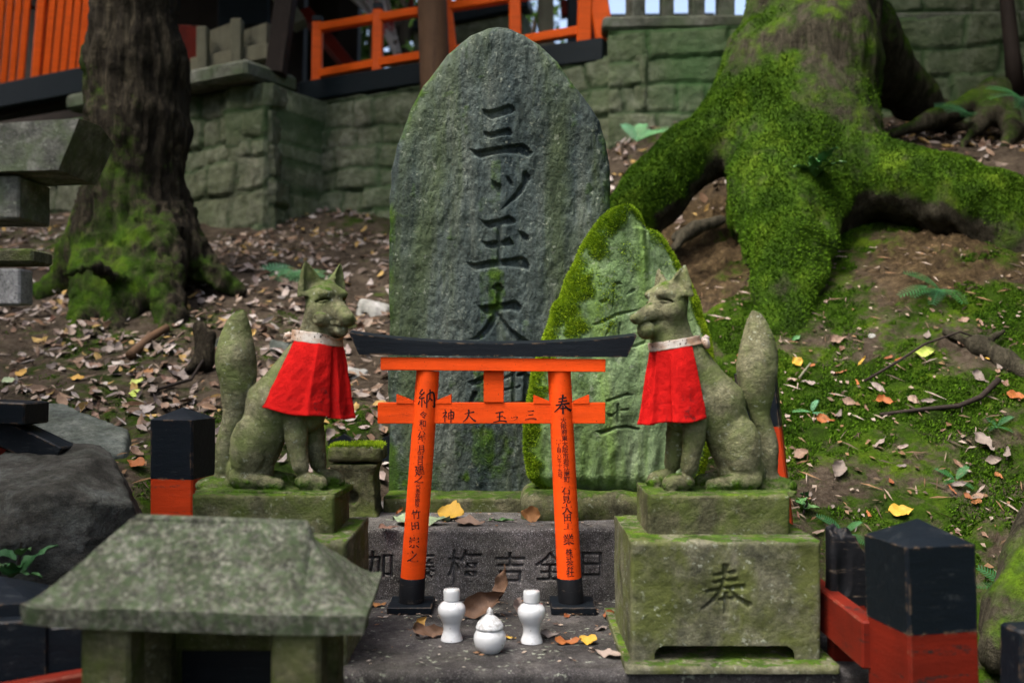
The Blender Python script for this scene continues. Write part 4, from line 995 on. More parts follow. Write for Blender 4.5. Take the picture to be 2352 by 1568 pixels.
def fox(side, origin, yaw, headyaw, extra, labels, plinth, bibp):
    sdf = fox_parts(side, headyaw, extra)
    V, Q = polygonise(sdf, (-600, -250, -30), (640, 330, 1500), 6.6)
    mossv = np.clip(.20+.22*fbm(V, .006, 3, 60+side)+.35*(sstep(140, 20, V[:, 2])), 0, 1)
    mx = -1 if side < 0 else 1
    Mw = rotz(yaw*mx)
    tow = lambda A: (A*K*[mx, 1, 1])@Mw.T+origin
    t = thing('fox_statue', labels[0], 'fox statue', (origin[0], origin[1], plinth[4]))
    Vw = tow(V); Qw = Q[:, ::-1] if mx < 0 else Q
    obj('body', mesh('body', Vw, Qw, attrs={'moss': mossv}), M['fox'], t)
    x0, x1, yf, yb, z0, z1 = plinth
    obj('plinth', slab_grid('plinth', x0, x1, z0, z1, yf, yb, None, .003, .006, .002, 30+side), M['plinth'], t)
    # bib: pleated cloth hung from a band
    nt, ns = 280, 56
    a0, a1 = bibp['a']; th = np.linspace(a0, a1, nt); s = np.linspace(0, 1, ns)
    TH, S = np.meshgrid(th, s)
    def neck(TH, S):
        cx = bibp['c0'][0]*(1-S)+bibp['c1'][0]*S; cz = bibp['c0'][1]*(1-S)+bibp['c1'][1]*S
        rx = bibp['r0'][0]*(1-S)+bibp['r1'][0]*S**1.0; ry = bibp['r0'][1]*(1-S)+bibp['r1'][1]*S**.85
        pl = sum(np.where(TH < f, np.exp(-np.abs(TH-f)/.05), np.exp(-np.abs(TH-f)/.20))*h for f, h in bibp['folds'])
        wr = fbm(np.stack([TH*3.2+S*1.6, S*4.5, TH*0+side], -1), 1.6, 4, 21, .55); ripple = 22*np.sin(TH*3.1+1.3+side)*S+34*wr*sstep(0, .25, S)*(1-.6*sstep(.8, 1, S))
        rr = 1+pl*S**.30*.020+ripple*.001+.012*sstep(.955, .965, S)
        x = cx+rx*np.cos(TH)*rr; y = ry*np.sin(TH)*rr
        z = cz+bibp['tilt']*(np.cos(TH))*(1-S)+bibp['tilt1']*np.cos(TH)*S+8*np.sin(TH*5)*S
        return np.stack([x, y, z], -1)
    def push(A, gap):
        A = A.copy(); sh = A.shape; A = A.reshape(-1, 3)
        for _ in range(4):
            d = sdf(A); m = d < gap
            e = 3.0; gr = np.stack([sdf(A+np.array([e, 0, 0]))-d, sdf(A+np.array([0, e, 0]))-d, sdf(A+np.array([0, 0, e]))-d], 1); gr[:, 2] *= .25
            gr /= np.linalg.norm(gr, axis=1, keepdims=True)+1e-6; A[m] += (gr*(gap-d)[:, None])[m]
        return A.reshape(sh)
    def sheet(A, thick, name):
        n0, n1 = A.shape[:2]; v = A.reshape(-1, 3)
        i = (np.arange(n0-1)[:, None]*n1+np.arange(n1-1)[None]).ravel(); q = np.stack([i, i+1, i+n1+1, i+n1], 1)
        nn = vnormals(v, q); v2 = v-nn*thick; o = len(v)
        rim = np.concatenate([np.arange(n1), (np.arange(1, n0)*n1+n1-1), ((n0-1)*n1+np.arange(n1-1))[::-1], (np.arange(1, n0-1)*n1)[::-1]])
        rq = np.stack([rim, np.roll(rim, -1), np.roll(rim, -1)+o, rim+o], 1)
        VV = np.concatenate([v, v2]); QQ = np.concatenate([q, q[:, ::-1]+o, rq[:, ::-1]])
        Vv = tow(VV); return mesh(name, Vv, QQ if mx > 0 else QQ[:, ::-1])
    A = push(neck(TH, S), 9); p3 = np.stack([TH*40, S*60, TH*0], -1); 
    A[..., 0] += 5*fbm(p3, .12, 3, 9+side)*S; A[..., 2] += 2*fbm(p3, .05, 2, 8)*S
    b = thing('fox_bib', labels[1], 'bib', tow(np.array([[bibp['c0'][0], 0, bibp['c1'][1]]]))[0])
    obj('cloth', sheet(A, 4, 'cloth'), M['bib'], b)
    TB, SB = np.meshgrid(np.linspace(-math.pi, math.pi, 90), np.linspace(0, 1, 10))
    bp = dict(bibp); h = bibp['band']
    cx, cz = bibp['c0']; rx, ry = bibp['r0']
    Bn = np.stack([cx+(rx+5-8*(1-SB))*np.cos(TB), (ry+5-8*(1-SB))*np.sin(TB), cz+bibp['tilt']*np.cos(TB)+h*(1-SB)-10], -1)
    Bn = push(Bn, 12); Bn += (3*fbm(Bn, .03, 3, 4))[..., None]*np.array([.5, .5, 1])
    obj('neckband', sheet(Bn, 4, 'neckband'), M['band'], b)
    kn = np.array([cx-rx-12, bibp['knot'][1], cz-bibp['tilt']+h*.45])
    mb = MB(); mb.tube([tow(kn+[0, 0, 12]), tow(kn+[-12, -4, 0]), tow(kn+[-6, -6, -14])], [.0055, .0085, .006], 10)
    for dx, dz, yy in bibp['tails']: mb.tube([tow(kn), tow(kn+[dx*.5, yy, dz*.4]), tow(kn+[dx, yy*1.3, dz])], [.0055, .0065, .0035], 8)
    obj('tie', mb.mesh('tie', True), M['band'], b)
def spl(c, m=6):
    c = np.array(c, float); t = np.linspace(0, len(c)-1, (len(c)-1)*m+1); o = []
    for x in t:
        i = min(int(x), len(c)-2); f = x-i; a, b, e, g = c[max(i-1, 0)], c[i], c[i+1], c[min(i+2, len(c)-1)]
        o.append(tuple(.5*(2*b+(e-a)*f+(2*a-5*b+4*e-g)*f*f+(-a+3*b-3*e+g)*f**3)))
    return o
tailL = [(-385, 20, 110, 55), (-362, 22, 260, 66), (-318, 24, 460, 72), (-288, 24, 660, 112), (-298, 24, 810, 130), (-298, 24, 960, 102), (-280, 22, 1065, 60), (-258, 20, 1122, 20)]
fox(1, np.array([-.437, 1.872, .7465]), -.12, -.68, {'scroll': 1, 'hx': 308, 'tail': spl(tailL), 'gape': 8, 'ear': 205},
    ('mossy stone fox facing right with a scroll in its mouth, left of the torii', 'red bib with stained white band round the neck of the fox holding a scroll'),
    (PX(440, 1.79), PX(768, 1.79), 1.79, 1.955, .6755, .745),
    dict(a=(-2.35, 2.35), c0=(250, 930), c1=(155, 487), r0=(160, 134), r1=(290, 215), tilt=-20, tilt1=-38, folds=[(-1.25, 8), (-.62, -13), (-.48, 9), (-.02, 9), (.12, -10), (.6, -8), (1.2, 8)], band=72, knot=(0, -20), tails=[(-30, -34, -18), (-22, -48, -26)]))
tailR = [(-385, 20, 75, 55), (-370, 22, 260, 70), (-328, 24, 465, 66), (-306, 24, 625, 110), (-305, 24, 775, 130), (-313, 24, 925, 106), (-300, 22, 1050, 60), (-285, 20, 1112, 22)]
fox(-1, np.array([.3715, 1.855, .7475]), -.10, -.46, {'ball': 1, 'hz': 1186.0, 'hx': 286, 'snout': .86, 'tail': spl(tailR), 'gape': 20, 'ear': 176, 'ear2': 1.0},
    ('mossy stone fox facing left with a ball in its open mouth, right of the torii', 'red bib with white band round the neck of the fox holding a ball'),
    (PX(1489, 1.766), PX(1816, 1.766), 1.766, 1.932, .678, .748),
    dict(a=(-2.05, 2.05), c0=(236, 900), c1=(200, 440), r0=(155, 132), r1=(242, 205), tilt=-25, tilt1=-27, folds=[(-1.1, -8), (-.62, 10), (-.5, -11), (-.1, 9), (.05, -11), (.5, -9), (1.2, 8)], band=55, knot=(0, -60), tails=[(-26, -60, -20), (-8, -66, -30)]))
# ------------------------------------------------------------------ little vermilion torii
TY = 2.085
def tp(u, v, Y=TY): return P(u, v, Y)
t = thing('small_torii', 'small vermilion wooden gate with black curved top beam, hand-lettered in black, on the step', 'torii gate', (-.045, TY, ZS))
mm = TY/F
def curved_beam(name, mat, top, bot, ue, depth, parent, n=28):
    V, Fs = [], []
    for i in range(n+1):
        f = i/n; a = np.interp(f, *zip(*[(x, y) for x, y in top]))
        for (uL, uR, vt) in ((None, None, None),): pass
    return
def beam_curve():
    n = 40; V = []; yf, yb = TY-.030, TY+.036
    for i in range(n+1):
        s = i/n*2-1; vt = 789+(-24 if s < 0 else -20)*abs(s)**2.1+1.5*s; vb = 818+3*s-1.2*abs(s)**3
        ut = 1132+331*s; ub = 1132.5+308*s
        T0, B0 = P(ut, vt, yf), P(ub, vb, yf)
        for (q, y) in ((B0, yf), (T0, yf), ((T0[0], 0, T0[2]+.006), (yf+yb)/2), (T0, yb), (B0, yb)): V.append((q[0], y, q[2]))
    k = 5; Fs = [(i*k+j, i*k+(j+1) % k, (i+1)*k+(j+1) % k, (i+1)*k+j) for i in range(n) for j in range(k)]
    Fs += [tuple(range(k-1, -1, -1)), tuple(range(n*k, n*k+k))]
    Fs = [tuple(reversed(f)) for f in Fs]
    return MB().add(V, Fs)
o = sharp(obj('kasagi', beam_curve(), M['black'], t), 30)
def pbox(u0, v0, u1, v1, y0, y1, bev=.0012, tilt=0.0):
    a, b = P(u0, v1, y0), P(u1, v0, y0); c = (a+b)/2; c[1] = (y0+y1)/2
    return MB().box(c, (b[0]-a[0], y1-y0, b[2]-a[2]), roty(tilt), bev)
TI = math.radians(.5)
sharp(obj('shimaki', pbox(874, 822.5, 1391, 852, TY-.026, TY+.026, tilt=TI), M['orange'], t), 30)
sharp(obj('tie_beam', pbox(867.5, 924.5, 1390.5, 972.5, TY-.011, TY+.011), M['orange'], t), 30)
sharp(obj('strut', pbox(1111, 852, 1157, 924, TY-.0145, TY+.010), M['orange'], t), 30)
for us in ([(912, 905), (950, 920), (950, 925.5), (912, 925.5)], [(1037, 905), (1000, 920), (1000, 925.5), (1037, 925.5)], [(1225, 906), (1262, 921), (1262, 926), (1225, 926)], [(1352, 906), (1316, 921), (1316, 926), (1352, 926)]):
    pl = [(PX(u, TY), PZ(v, TY)) for u, v in us]
    if (pl[1][0]-pl[0][0]) < 0: pl = pl[::-1]
    m = MB().prism(pl[::-1], TY-.0125, TY+.0125); obj('wedge', m, M['orange'], t)
RP = .0247
for ut, ub, us in ((983, 948, 944), (1284.5, 1307.5, 1313.5)):
    top, bot, foot = P(ut, 851, TY), P(ub, 1325, TY), P(us, 1398, TY)
    n = 24; pts = [top*(1-i/n)+bot*i/n for i in range(n+1)]
    mb = MB().tube(pts, np.linspace(RP*.975, RP*1.03, n+1), 40); pil = sharp(obj('pillar', mb, M['orange'], t), 50)
    mb = MB().tube([bot+[0, 0, .001], bot+[0, 0, -.002], foot], [RP*1.02, RP*1.07, RP*1.07], 40); sharp(obj('foot_sleeve', mb, M['black_old'], t), 50)
    mb = MB().box((foot[0]+.001, TY+.002, ZS+.0075), (.092, .10, .015), None, .0015); sharp(obj('base_plate', mb, M['black'], t), 30)
    pil['axis'] = [*top, *bot]
    # lettering wrapped on the front of the pillar
    mb = MB()
    def put(ch, u, v, w, h, brush=False, rot=0.0):
        if brush: Vv, Fs = brush_mesh(ch); lay = Vv[:, 2]*.00006
        else: Vv, Fs = font_mesh(ch); lay = Vv[:, 0]*0
        c, s = math.cos(rot), math.sin(rot)
        x = (Vv[:, 0]*c-Vv[:, 1]*s)*w+u; y = v-(Vv[:, 0]*s+Vv[:, 1]*c)*h
        Yf = TY-RP; X, Z = PX(x, Yf), PZ(y, Yf); f = (top[2]-Z)/(top[2]-bot[2]); ax = top[0]+(bot[0]-top[0])*f
        r = RP*(.975+.055*f)+.0004; dx = np.clip(X-ax, -r*.98, r*.98)
        mb.add(np.stack([X, TY-np.sqrt(r*r-dx*dx)-lay, Z], 1), Fs)
    g = np.random.default_rng(int(ut))
    if ut < 1000:
        put('納', 979, 915, 40, 46, True)
        for ch, u, v, s in (('令',972.4,952.5,17),('和',970.3,972,16),('六',969,989.5,16),('年',968,1004,18),('一',967.3,1016,15),('月',967,1030,16),('吉',965.8,1044,16),('日',965,1061,14),('建',963.5,1079.5,22),('之',962,1098,21),('代',960.4,1116,10.5),('表',959.8,1127,10.5),('取',959.2,1137.5,10.5),('締',958.5,1148,10.5),('役',958,1158.5,10.5),('竹',955.3,1180,21),('田',953.5,1207,18),('崇',951,1245,25),('之',947.7,1277,26)):
            put(ch, u, v, s, s*1.02, rot=float(g.normal(.06, .05)))
    else:
        put('奉', 1293, 928, 42, 46, True)
        col = '大阪府東大阪市若江南町'
        for k, ch in enumerate(col): put(ch, 1294.2+8.3*k/10, 965+13.55*k, 13.5, 13.5, rot=float(g.normal(.06, .05)))
        for k, ch in enumerate('一丁目六番十九号'): put(ch, 1282.8+4*k/7, 1011+11.6*k, 10.5, 10.5, rot=float(g.normal(.06, .05)))
        for ch, u, v, s in (('石',1299.7,1126,20),('見',1300.7,1146,19),('大',1302,1168,24),('田',1303.3,1188,17),('工',1304.5,1207,20),('業',1306,1238,25),('株',1307,1267,16),('式',1308.4,1283,17),('会',1309.3,1298,17),('社',1309.5,1315,18)):
            put(ch, u, v, s, s*1.02, rot=float(g.normal(.06, .05)))
    obj('lettering', mb, M['ink'], pil)
tb = [o for o in t.children if o.name.startswith('tie_beam')][0]
Yf = TY-.0114
for ch, u, v, w, h in (('神', 1029.5, 955, 29, 31), ('大', 1078, 954, 32, 29), ('玉', 1148, 957, 33, 27), ('ッ', 1181, 960, 17, 12), ('三', 1219, 953, 28, 24)):
    Vv, Fs = brush_mesh(ch); obj('character', MB().add(np.stack([PX(u+Vv[:, 0]*w, Yf), Yf-Vv[:, 2]*.00006, PZ(v-Vv[:, 1]*h, Yf)], 1), Fs), M['ink'], tb)
# ------------------------------------------------------------------ white sake vases and pot
def vase(u, Y, label):
    t = thing('sake_vase', label, 'vase', (PX(u, Y), Y, ZS), 'white porcelain sake vases')
    k = .3168e-3; pr = [(0, 0), (60, 0), (65, 5), (62, 18), (52, 48), (50, 70), (55, 100), (70, 132), (80, 158), (82.5, 178), (79, 198), (66, 216), (50, 226), (43, 231), (42, 236)]
    c = (PX(u, Y), Y, ZS)
    obj('body', MB().lathe([(r*k, z*k) for r, z in _smooth(pr)], c).mesh('body', True), M['porcelain'], t)
    st = [(0, 234), (42, 235), (48, 238), (49, 262), (49.5, 284), (48, 296), (44, 301), (0, 303)]
    o = obj('stopper', MB().lathe([(r*k, z*k) for r, z in st], c).mesh('stopper', True), M['porcelain'], t); sharp(o, 50)
    return t
def _smooth(pr, n=4):
    pr = np.array(pr, float); out = []
    for i in range(len(pr)-1):
        p0, p1, p2, p3 = pr[max(i-1, 0)], pr[i], pr[i+1], pr[min(i+2, len(pr)-1)]
        for j in range(n):
            f = j/n; out.append(.5*(2*p1+(p2-p0)*f+(2*p0-5*p1+4*p2-p3)*f*f+(-p0+3*p1-3*p2+p3)*f**3))
    out.append(pr[-1]); out = np.array(out); out[:, 0] = np.clip(out[:, 0], 0, None); return [tuple(x) for x in out]
vase(1037.5, 1.862, 'white stoppered vase left of the lidded pot, in front of the brown curled leaf')
vase(1221, 1.848, 'white stoppered vase right of the lidded pot, beside a crumpled leaf')
Y = 1.785; k = .3055e-3; c = (PX(1125, Y), Y, ZS)
t = thing('lidded_pot', 'small round white pot with pointed lid at the front of the step', 'pot', c)
obj('body', MB().lathe([(r*k, z*k) for r, z in _smooth([(0, 0), (50, 0), (66, 8), (86, 36), (95, 72), (93, 100), (84, 122), (76, 134), (74, 138)])], c).mesh('body', True), M['porcelain'], t)
sharp(obj('lid', MB().lathe([(r*k, z*k) for r, z in [(70, 139)]+_smooth([(80, 140), (82, 148), (79, 158), (68, 178), (46, 200), (30, 212), (20, 222), (19, 232), (15, 246), (9, 256), (4, 262), (0, 263)])], c).mesh('lid', True), M['porcelain_dusty'], t), 60)
# ------------------------------------------------------------------ fallen leaves
def leaf_mesh(kind, curl, bend, seed, lobes=0):
    "unit-length leaf lying in XY, midrib along X, curled across and bent along"
    g = np.random.default_rng(seed); n, m = 16, 9; V = []
    for i in range(n+1):
        f = i/n; w = {'oval': .26*math.sin(math.pi*min(f*1.02, 1))**.75, 'ovate': .32*math.sin(math.pi*f**.75)**.85*(1-.35*f), 'narrow': .15*math.sin(math.pi*f)**.8, 'broad': .42*math.sin(math.pi*f**.8)**.7}[kind]
        w *= 1+.10*g.normal()*(.6 if 1 < i < n-1 else 0)
        if lobes: w *= 1+.28*math.cos(f*math.pi*2*lobes)
        for j in range(m):
            s = j/(m-1)*2-1; y = s*w
            a = s*curl*(1+.4*math.sin(f*4+seed)); r = w/max(abs(curl), .05)
            yy, zz = (math.sin(a)*r, (1-math.cos(a))*r) if abs(curl) > .05 else (y, 0)
            x = f-.5; zz += bend*(x*x*2)+.02*math.sin(f*9+seed*2+s*2)+.04*abs(s)*math.sin(f*12+seed*1.7+(s>0)*2)+.02*math.sin(f*23+s*5+seed)-.012*(abs(s) < .05)
            V.append((x, yy, zz))
    for i in range(2): V += [(-.5-.12*i, .008, .01*i), (-.5-.12*i, -.008, .01*i)]
    Q = [(i*m+j, (i+1)*m+j, (i+1)*m+j+1, i*m+j+1) for i in range(n) for j in range(m-1)]
    o = (n+1)*m; Q.append((o, o+1, o+3, o+2))
    return mesh('leaf', V, np.array(Q))
LM = {}
def leaf(kind, curl, bend, matname, loc, length, rot, label=None, group=None, cat='leaf', seed=0, nrm=None):
    key = (kind, curl, bend, matname, seed)
    if key not in LM:
        me = leaf_mesh(kind, curl, bend, seed); me.materials.append(M[matname]); LM[key] = me
    o = bpy.data.objects.new('fallen_leaf', LM[key]); COL.objects.link(o)
    B = Matrix.Identity(3)
    if nrm is not None: B = Vector(nrm).to_track_quat('Z', 'Y').to_matrix()
    E = B @ Matrix.Rotation(rot[2], 3, 'Z') @ Matrix.Rotation(rot[1], 3, 'Y') @ Matrix.Rotation(rot[0], 3, 'X')
    zs = [(E @ v.co)[:] for v in LM[key].vertices]
    up = Vector(nrm) if nrm is not None else Vector((0, 0, 1))
    lo = min(Vector(z).dot(up) for z in zs)*length
    o.matrix_world = Matrix.Translation(Vector(loc)-up*(lo-.001)) @ (E*length).to_4x4()
    return tag(o, label, cat, group)
def on_step(u, v, z=ZS):
    Y = (HC-z)*F/(v-VH); return (PX(u, Y), Y, z)
r_ = math.radians
leaf('ovate', .9, .25, 'leaf_brown', on_step(989, 1462), .072, (r_(50), r_(8), r_(12)), 'big curled brown leaf lying left of the left vase', seed=3)
leaf('ovate', .8, .4, 'leaf_yellow', on_step(958, 1452), .052, (r_(60), r_(-20), r_(70)), 'bright yellow leaf curling up beside the brown leaf left of the left vase', seed=4)
leaf('ovate', 1.1, .35, 'leaf_brown', on_step(1108, 1416), .100, (r_(60), r_(-22), r_(10)), 'large curled brown leaf standing between the two vases', seed=5)
leaf('narrow', .6, .4, 'leaf_brown', on_step(1152, 1412), .095, (r_(20), r_(-65), r_(25)), 'dry brown leaf sticking up behind the right vase, its tip reaching the carved ledge', seed=6)
leaf('oval', .2, .1, 'leaf_grey', on_step(1190, 1408), .052, (r_(60), r_(-30), r_(80)), 'pale grey leaf leaning behind the right vase', seed=7)
leaf('ovate', 1.3, .3, 'leaf_grey', on_step(1262, 1462), .042, (r_(40), 0, r_(20)), 'crumpled pale brown leaf at the right of the right vase', seed=8)
leaf('ovate', .8, .3, 'leaf_orange', on_step(1304, 1478), .050, (r_(20), 0, r_(8)), 'orange brown curled leaf on the step right of the vases', seed=9)
leaf('broad', .5, .3, 'leaf_yellow', on_step(1352, 1478), .036, (r_(30), 0, r_(-30)), 'small yellow brown leaf beside the orange leaf on the step', seed=10)
leaf('narrow', .3, .2, 'leaf_grey', on_step(1396, 1508), .062, (r_(15), 0, r_(-30)), 'slim tan leaf lying against the carved block', seed=11)
leaf('ovate', .9, .3, 'leaf_orange', on_step(1402, 1420), .034, (r_(40), r_(-20), r_(-50)), 'small orange leaf against the left face of the carved block', seed=12)
leaf('narrow', .5, .1, 'leaf_grey', on_step(1382, 1446), .040, (0, 0, r_(40)), 'thin pale leaf stalk right of the torii foot', seed=13)
leaf('oval', .4, .1, 'leaf_yellow', on_step(1172, 1466), .022, (0, 0, r_(-10)), 'tiny orange leaf scrap between pot and right vase', seed=14)
leaf('ovate', .8, .2, 'leaf_orange', on_step(868, 1392), .036, (r_(20), 0, r_(20)), 'brown leaf behind the corner of the stone roof', seed=15)
leaf('narrow', .3, .1, 'leaf_grey', on_step(900, 1412), .022, (0, 0, r_(40)), 'tiny pale leaf scrap left of the torii foot', seed=16)
leaf('oval', .35, .1, 'leaf_orange', on_step(1300, 1418), .022, (r_(30), 0, r_(60)), 'small orange leaf behind the right vase, by the torii foot', seed=17)
zu = ZU
leaf('broad', .4, .2, 'leaf_yellow', on_step(1036, 1192, zu), .064, (r_(28), 0, r_(-14)), 'yellow brown maple leaf on the ledge behind the torii', seed=18)
leaf('ovate', .5, .15, 'leaf_brown', on_step(1080, 1206, zu), .068, (r_(12), 0, r_(-12)), 'pale brown leaf lying on the edge of the carved ledge', seed=19)
leaf('oval', .3, .12, 'leaf_sage', on_step(968, 1204, zu), .130, (r_(10), 0, r_(-8)), 'large pale green leaf behind the left torii pillar', seed=20)
leaf('ovate', .5, .1, 'leaf_brown', on_step(892, 1214, zu), .042, (r_(15), 0, r_(10)), 'small brown leaf at the left end of the carved ledge', seed=21)
leaf('narrow', 1.6, .05, 'leaf_green', on_step(1152, 1198, zu), .056, (r_(10), 0, r_(-3)), 'rolled dark green leaf in the middle of the carved ledge', seed=22)
leaf('broad', .5, .2, 'leaf_orange', on_step(1217, 1198, zu), .046, (r_(70), r_(10), r_(10)), 'rust brown leaf standing on the ledge left of the right pillar', seed=23)
leaf('narrow', .8, .2, 'leaf_orange', on_step(918, 1184, zu), .026, (r_(60), r_(-40), 0), 'small rust leaf standing at the foot of the tall grey stone', seed=24)
# right bank: leaves one by one
k_ = 2.351*1/.91875
RB = [(1015,740,80,'leaf_yellow','broad',-50,'bright yellow leaf lying on the moss right of the right fox tail'),(975,470,110,'leaf_grey','narrow',55,'curled pinkish leaf on the moss under the large tree'),(1015,597,72,'leaf_green','oval',35,'small blue green leaf on the moss right of the fox tail'),
 (1262,604,130,'leaf_brown','ovate',20,'dark purple brown leaf on the mossy bank'),(1397,732,84,'leaf_yellow','narrow',50,'narrow mustard leaf on the mossy bank'),(1765,682,135,'leaf_lime','ovate',10,'yellow green leaf under the thin black twig on the bank'),(1492,880,130,'leaf_grey','narrow',-50,'grey leaf lying below the thin black twig'),
 (1540,970,140,'leaf_orange','ovate',0,'tan orange leaf in the middle of the mossy bank'),(1185,1076,125,'leaf_orange','ovate',-15,'orange and pink torn leaf on the lower bank'),(1265,1040,95,'leaf_grey','ovate',70,'grey pointed leaf beside the torn orange leaf'),(1037,1290,110,'leaf_brown','broad',20,'red brown curled leaf beside the leaning orange post'),
 (1260,1382,160,'leaf_grey','oval',65,'large pinkish grey leaf standing on the lower bank'),(1505,1220,125,'leaf_grey','narrow',45,'pale twisted leaf beside the dark green seedling'),(2112,1230,215,'leaf_grey','oval',-75,'largest grey pink leaf, upright near the right edge'),(2250,1272,110,'leaf_grey','ovate',70,'grey leaf right of the largest upright leaf'),(2165,1315,120,'leaf_grey','ovate',10,'pinkish leaf at the foot of the largest upright leaf'),
 (2300,937,135,'leaf_orange','ovate',-5,'orange brown leaf at the right edge of the bank'),(2012,617,125,'leaf_brown','ovate',-25,'pinkish brown leaf above the fallen branch'),(2090,828,130,'leaf_grey','ovate',-40,'grey leaf hanging below the fallen branch'),(2160,716,100,'leaf_yellow','narrow',-10,'yellow leaf lying on the fallen branch'),(2258,748,110,'leaf_grey','ovate',20,'tan leaf above the end of the fallen branch'),
 (1962,1455,110,'leaf_grey','narrow',-5,'grey leaf under the small fern right of the fence'),(1095,860,120,'leaf_grey','narrow',-25,'dry brown leaf in the little pile below the yellow leaf'),(1000,840,100,'leaf_brown','ovate',20,'brown leaf in the little pile behind the fox tail'),(1105,745,45,'leaf_orange','broad',0,'tiny orange brown leaf right of the yellow leaf'),(1320,965,100,'leaf_brown','ovate',-15,'brown leaf above the torn orange leaf'),(1700,955,90,'leaf_brown','ovate',-40,'brown leaf on bare soil in the middle of the bank'),(1790,965,110,'leaf_grey','narrow',-10,'long thin grey leaf beside the curved twig'),(2240,860,90,'leaf_brown','ovate',60,'brown leaf beside the orange leaf at the right edge')]
SG = 'dry leaves scattered on the mossy right bank'
for i, (x, y, L, mt, kd, a, lb) in enumerate(RB):
    u, v = (1560+x/2.351)*.91875, (600+y/2.351)*.91875; q = hit(u, v, 2.05); n = gnorm(q[0], q[1]); n = n+np.array([0, -.35, .1]); n /= np.linalg.norm(n)
    leaf(kd, .45+.1*(i % 4), .15, mt, q+n*.004, L/2.351*.91875/F*q[1]*.86, (R.normal(0, .25), R.normal(0, .2), r_(a)), lb, SG, seed=30+i % 5, nrm=n)
q = hit((1560+1625/2.351)*.91875, (1040+585/2.351)*.91875, 2.0); leaf('ovate', .3, .1, 'leaf_yellow', q+[0, 0, .006], .062, (0, 0, .1), 'yellow leaf just above the pointed top of the right black post', SG, seed=31, nrm=(0, -.5, .86))
g = np.random.default_rng(77)
for i in range(70):
    u, v = g.uniform(1680, 2345), g.uniform(690, 1250); q = hit(u, v, 2.05)
    if q[1] > 3.4: continue
    n = gnorm(q[0], q[1])+g.normal(0, .2, 3); n[1] -= .25; n /= np.linalg.norm(n)
    leaf(['narrow', 'ovate', 'oval'][i % 3], [.5, .8, .3][i % 3], .15, ['leaf_brown', 'leaf_grey', 'leaf_brown', 'leaf_orange'][i % 4], q+n*.004, g.uniform(.016, .038), (0, 0, g.uniform(0, 6.3)), 'small dry leaf fragment lying on the mossy bank', 'small dry leaf scraps on the right bank', seed=40+i % 3, nrm=n)
# left slope: nearer leaves one by one, the rest as litter
LN = [(455, 830, 'leaf_yellow', 'yellow leaf on the slope above the dark flat rock'), (130, 803, 'leaf_yellow', 'small yellow leaf on the left slope'), (412, 165, 'leaf_yellow', 'small yellow leaf beside the left tree roots'), (800, 857, 'leaf_lime', 'pale green round leaf on the left slope'), (797, 925, 'leaf_lime', 'pale green leaf above the left black post'), (60, 845, 'leaf_sage', 'pale green leaf at the left edge of the slope'), (875, 790, 'leaf_orange', 'orange brown leaf left of the fox tail'), (800, 1345, 'leaf_orange', 'pinkish orange leaf lying beside the dark rock')]
for i, (x, y, mt, lb) in enumerate(LN):
    u, v = x/2.351*.91875, (600+y/2.351)*.91875; q = hit(u, v, 2.05); leaf('ovate', .3, .1, mt, q+[0, 0, .008], .05, (0, 0, i*1.3), lb, seed=30+i % 3, nrm=(0, -.5, .86))
cnt = 0
while cnt < 150:
    u, v = g.uniform(-40, 885), g.uniform(690, 1180); q = hit(u, v, 2.05)
    if q[1] > 4.1 or (fbm(np.array([[q[0], q[1], 0]]), 2.5, 3, 5)[0] < -.15): continue
    n = gnorm(q[0], q[1])+g.normal(0, .25, 3); n[1] -= .25; n /= np.linalg.norm(n)
    leaf(['narrow', 'ovate', 'oval', 'broad'][cnt % 4], [.5, .8, .3, .6][cnt % 4], .2, ['leaf_brown', 'leaf_grey', 'leaf_grey', 'leaf_brown', 'leaf_grey'][cnt % 5], q+n*.006, g.uniform(.034, .060), (0, 0, g.uniform(0, 6.3)), 'dry brown or grey leaf lying on the left slope', 'dry leaves scattered on the left slope', seed=50+cnt % 4, nrm=n)
    cnt += 1
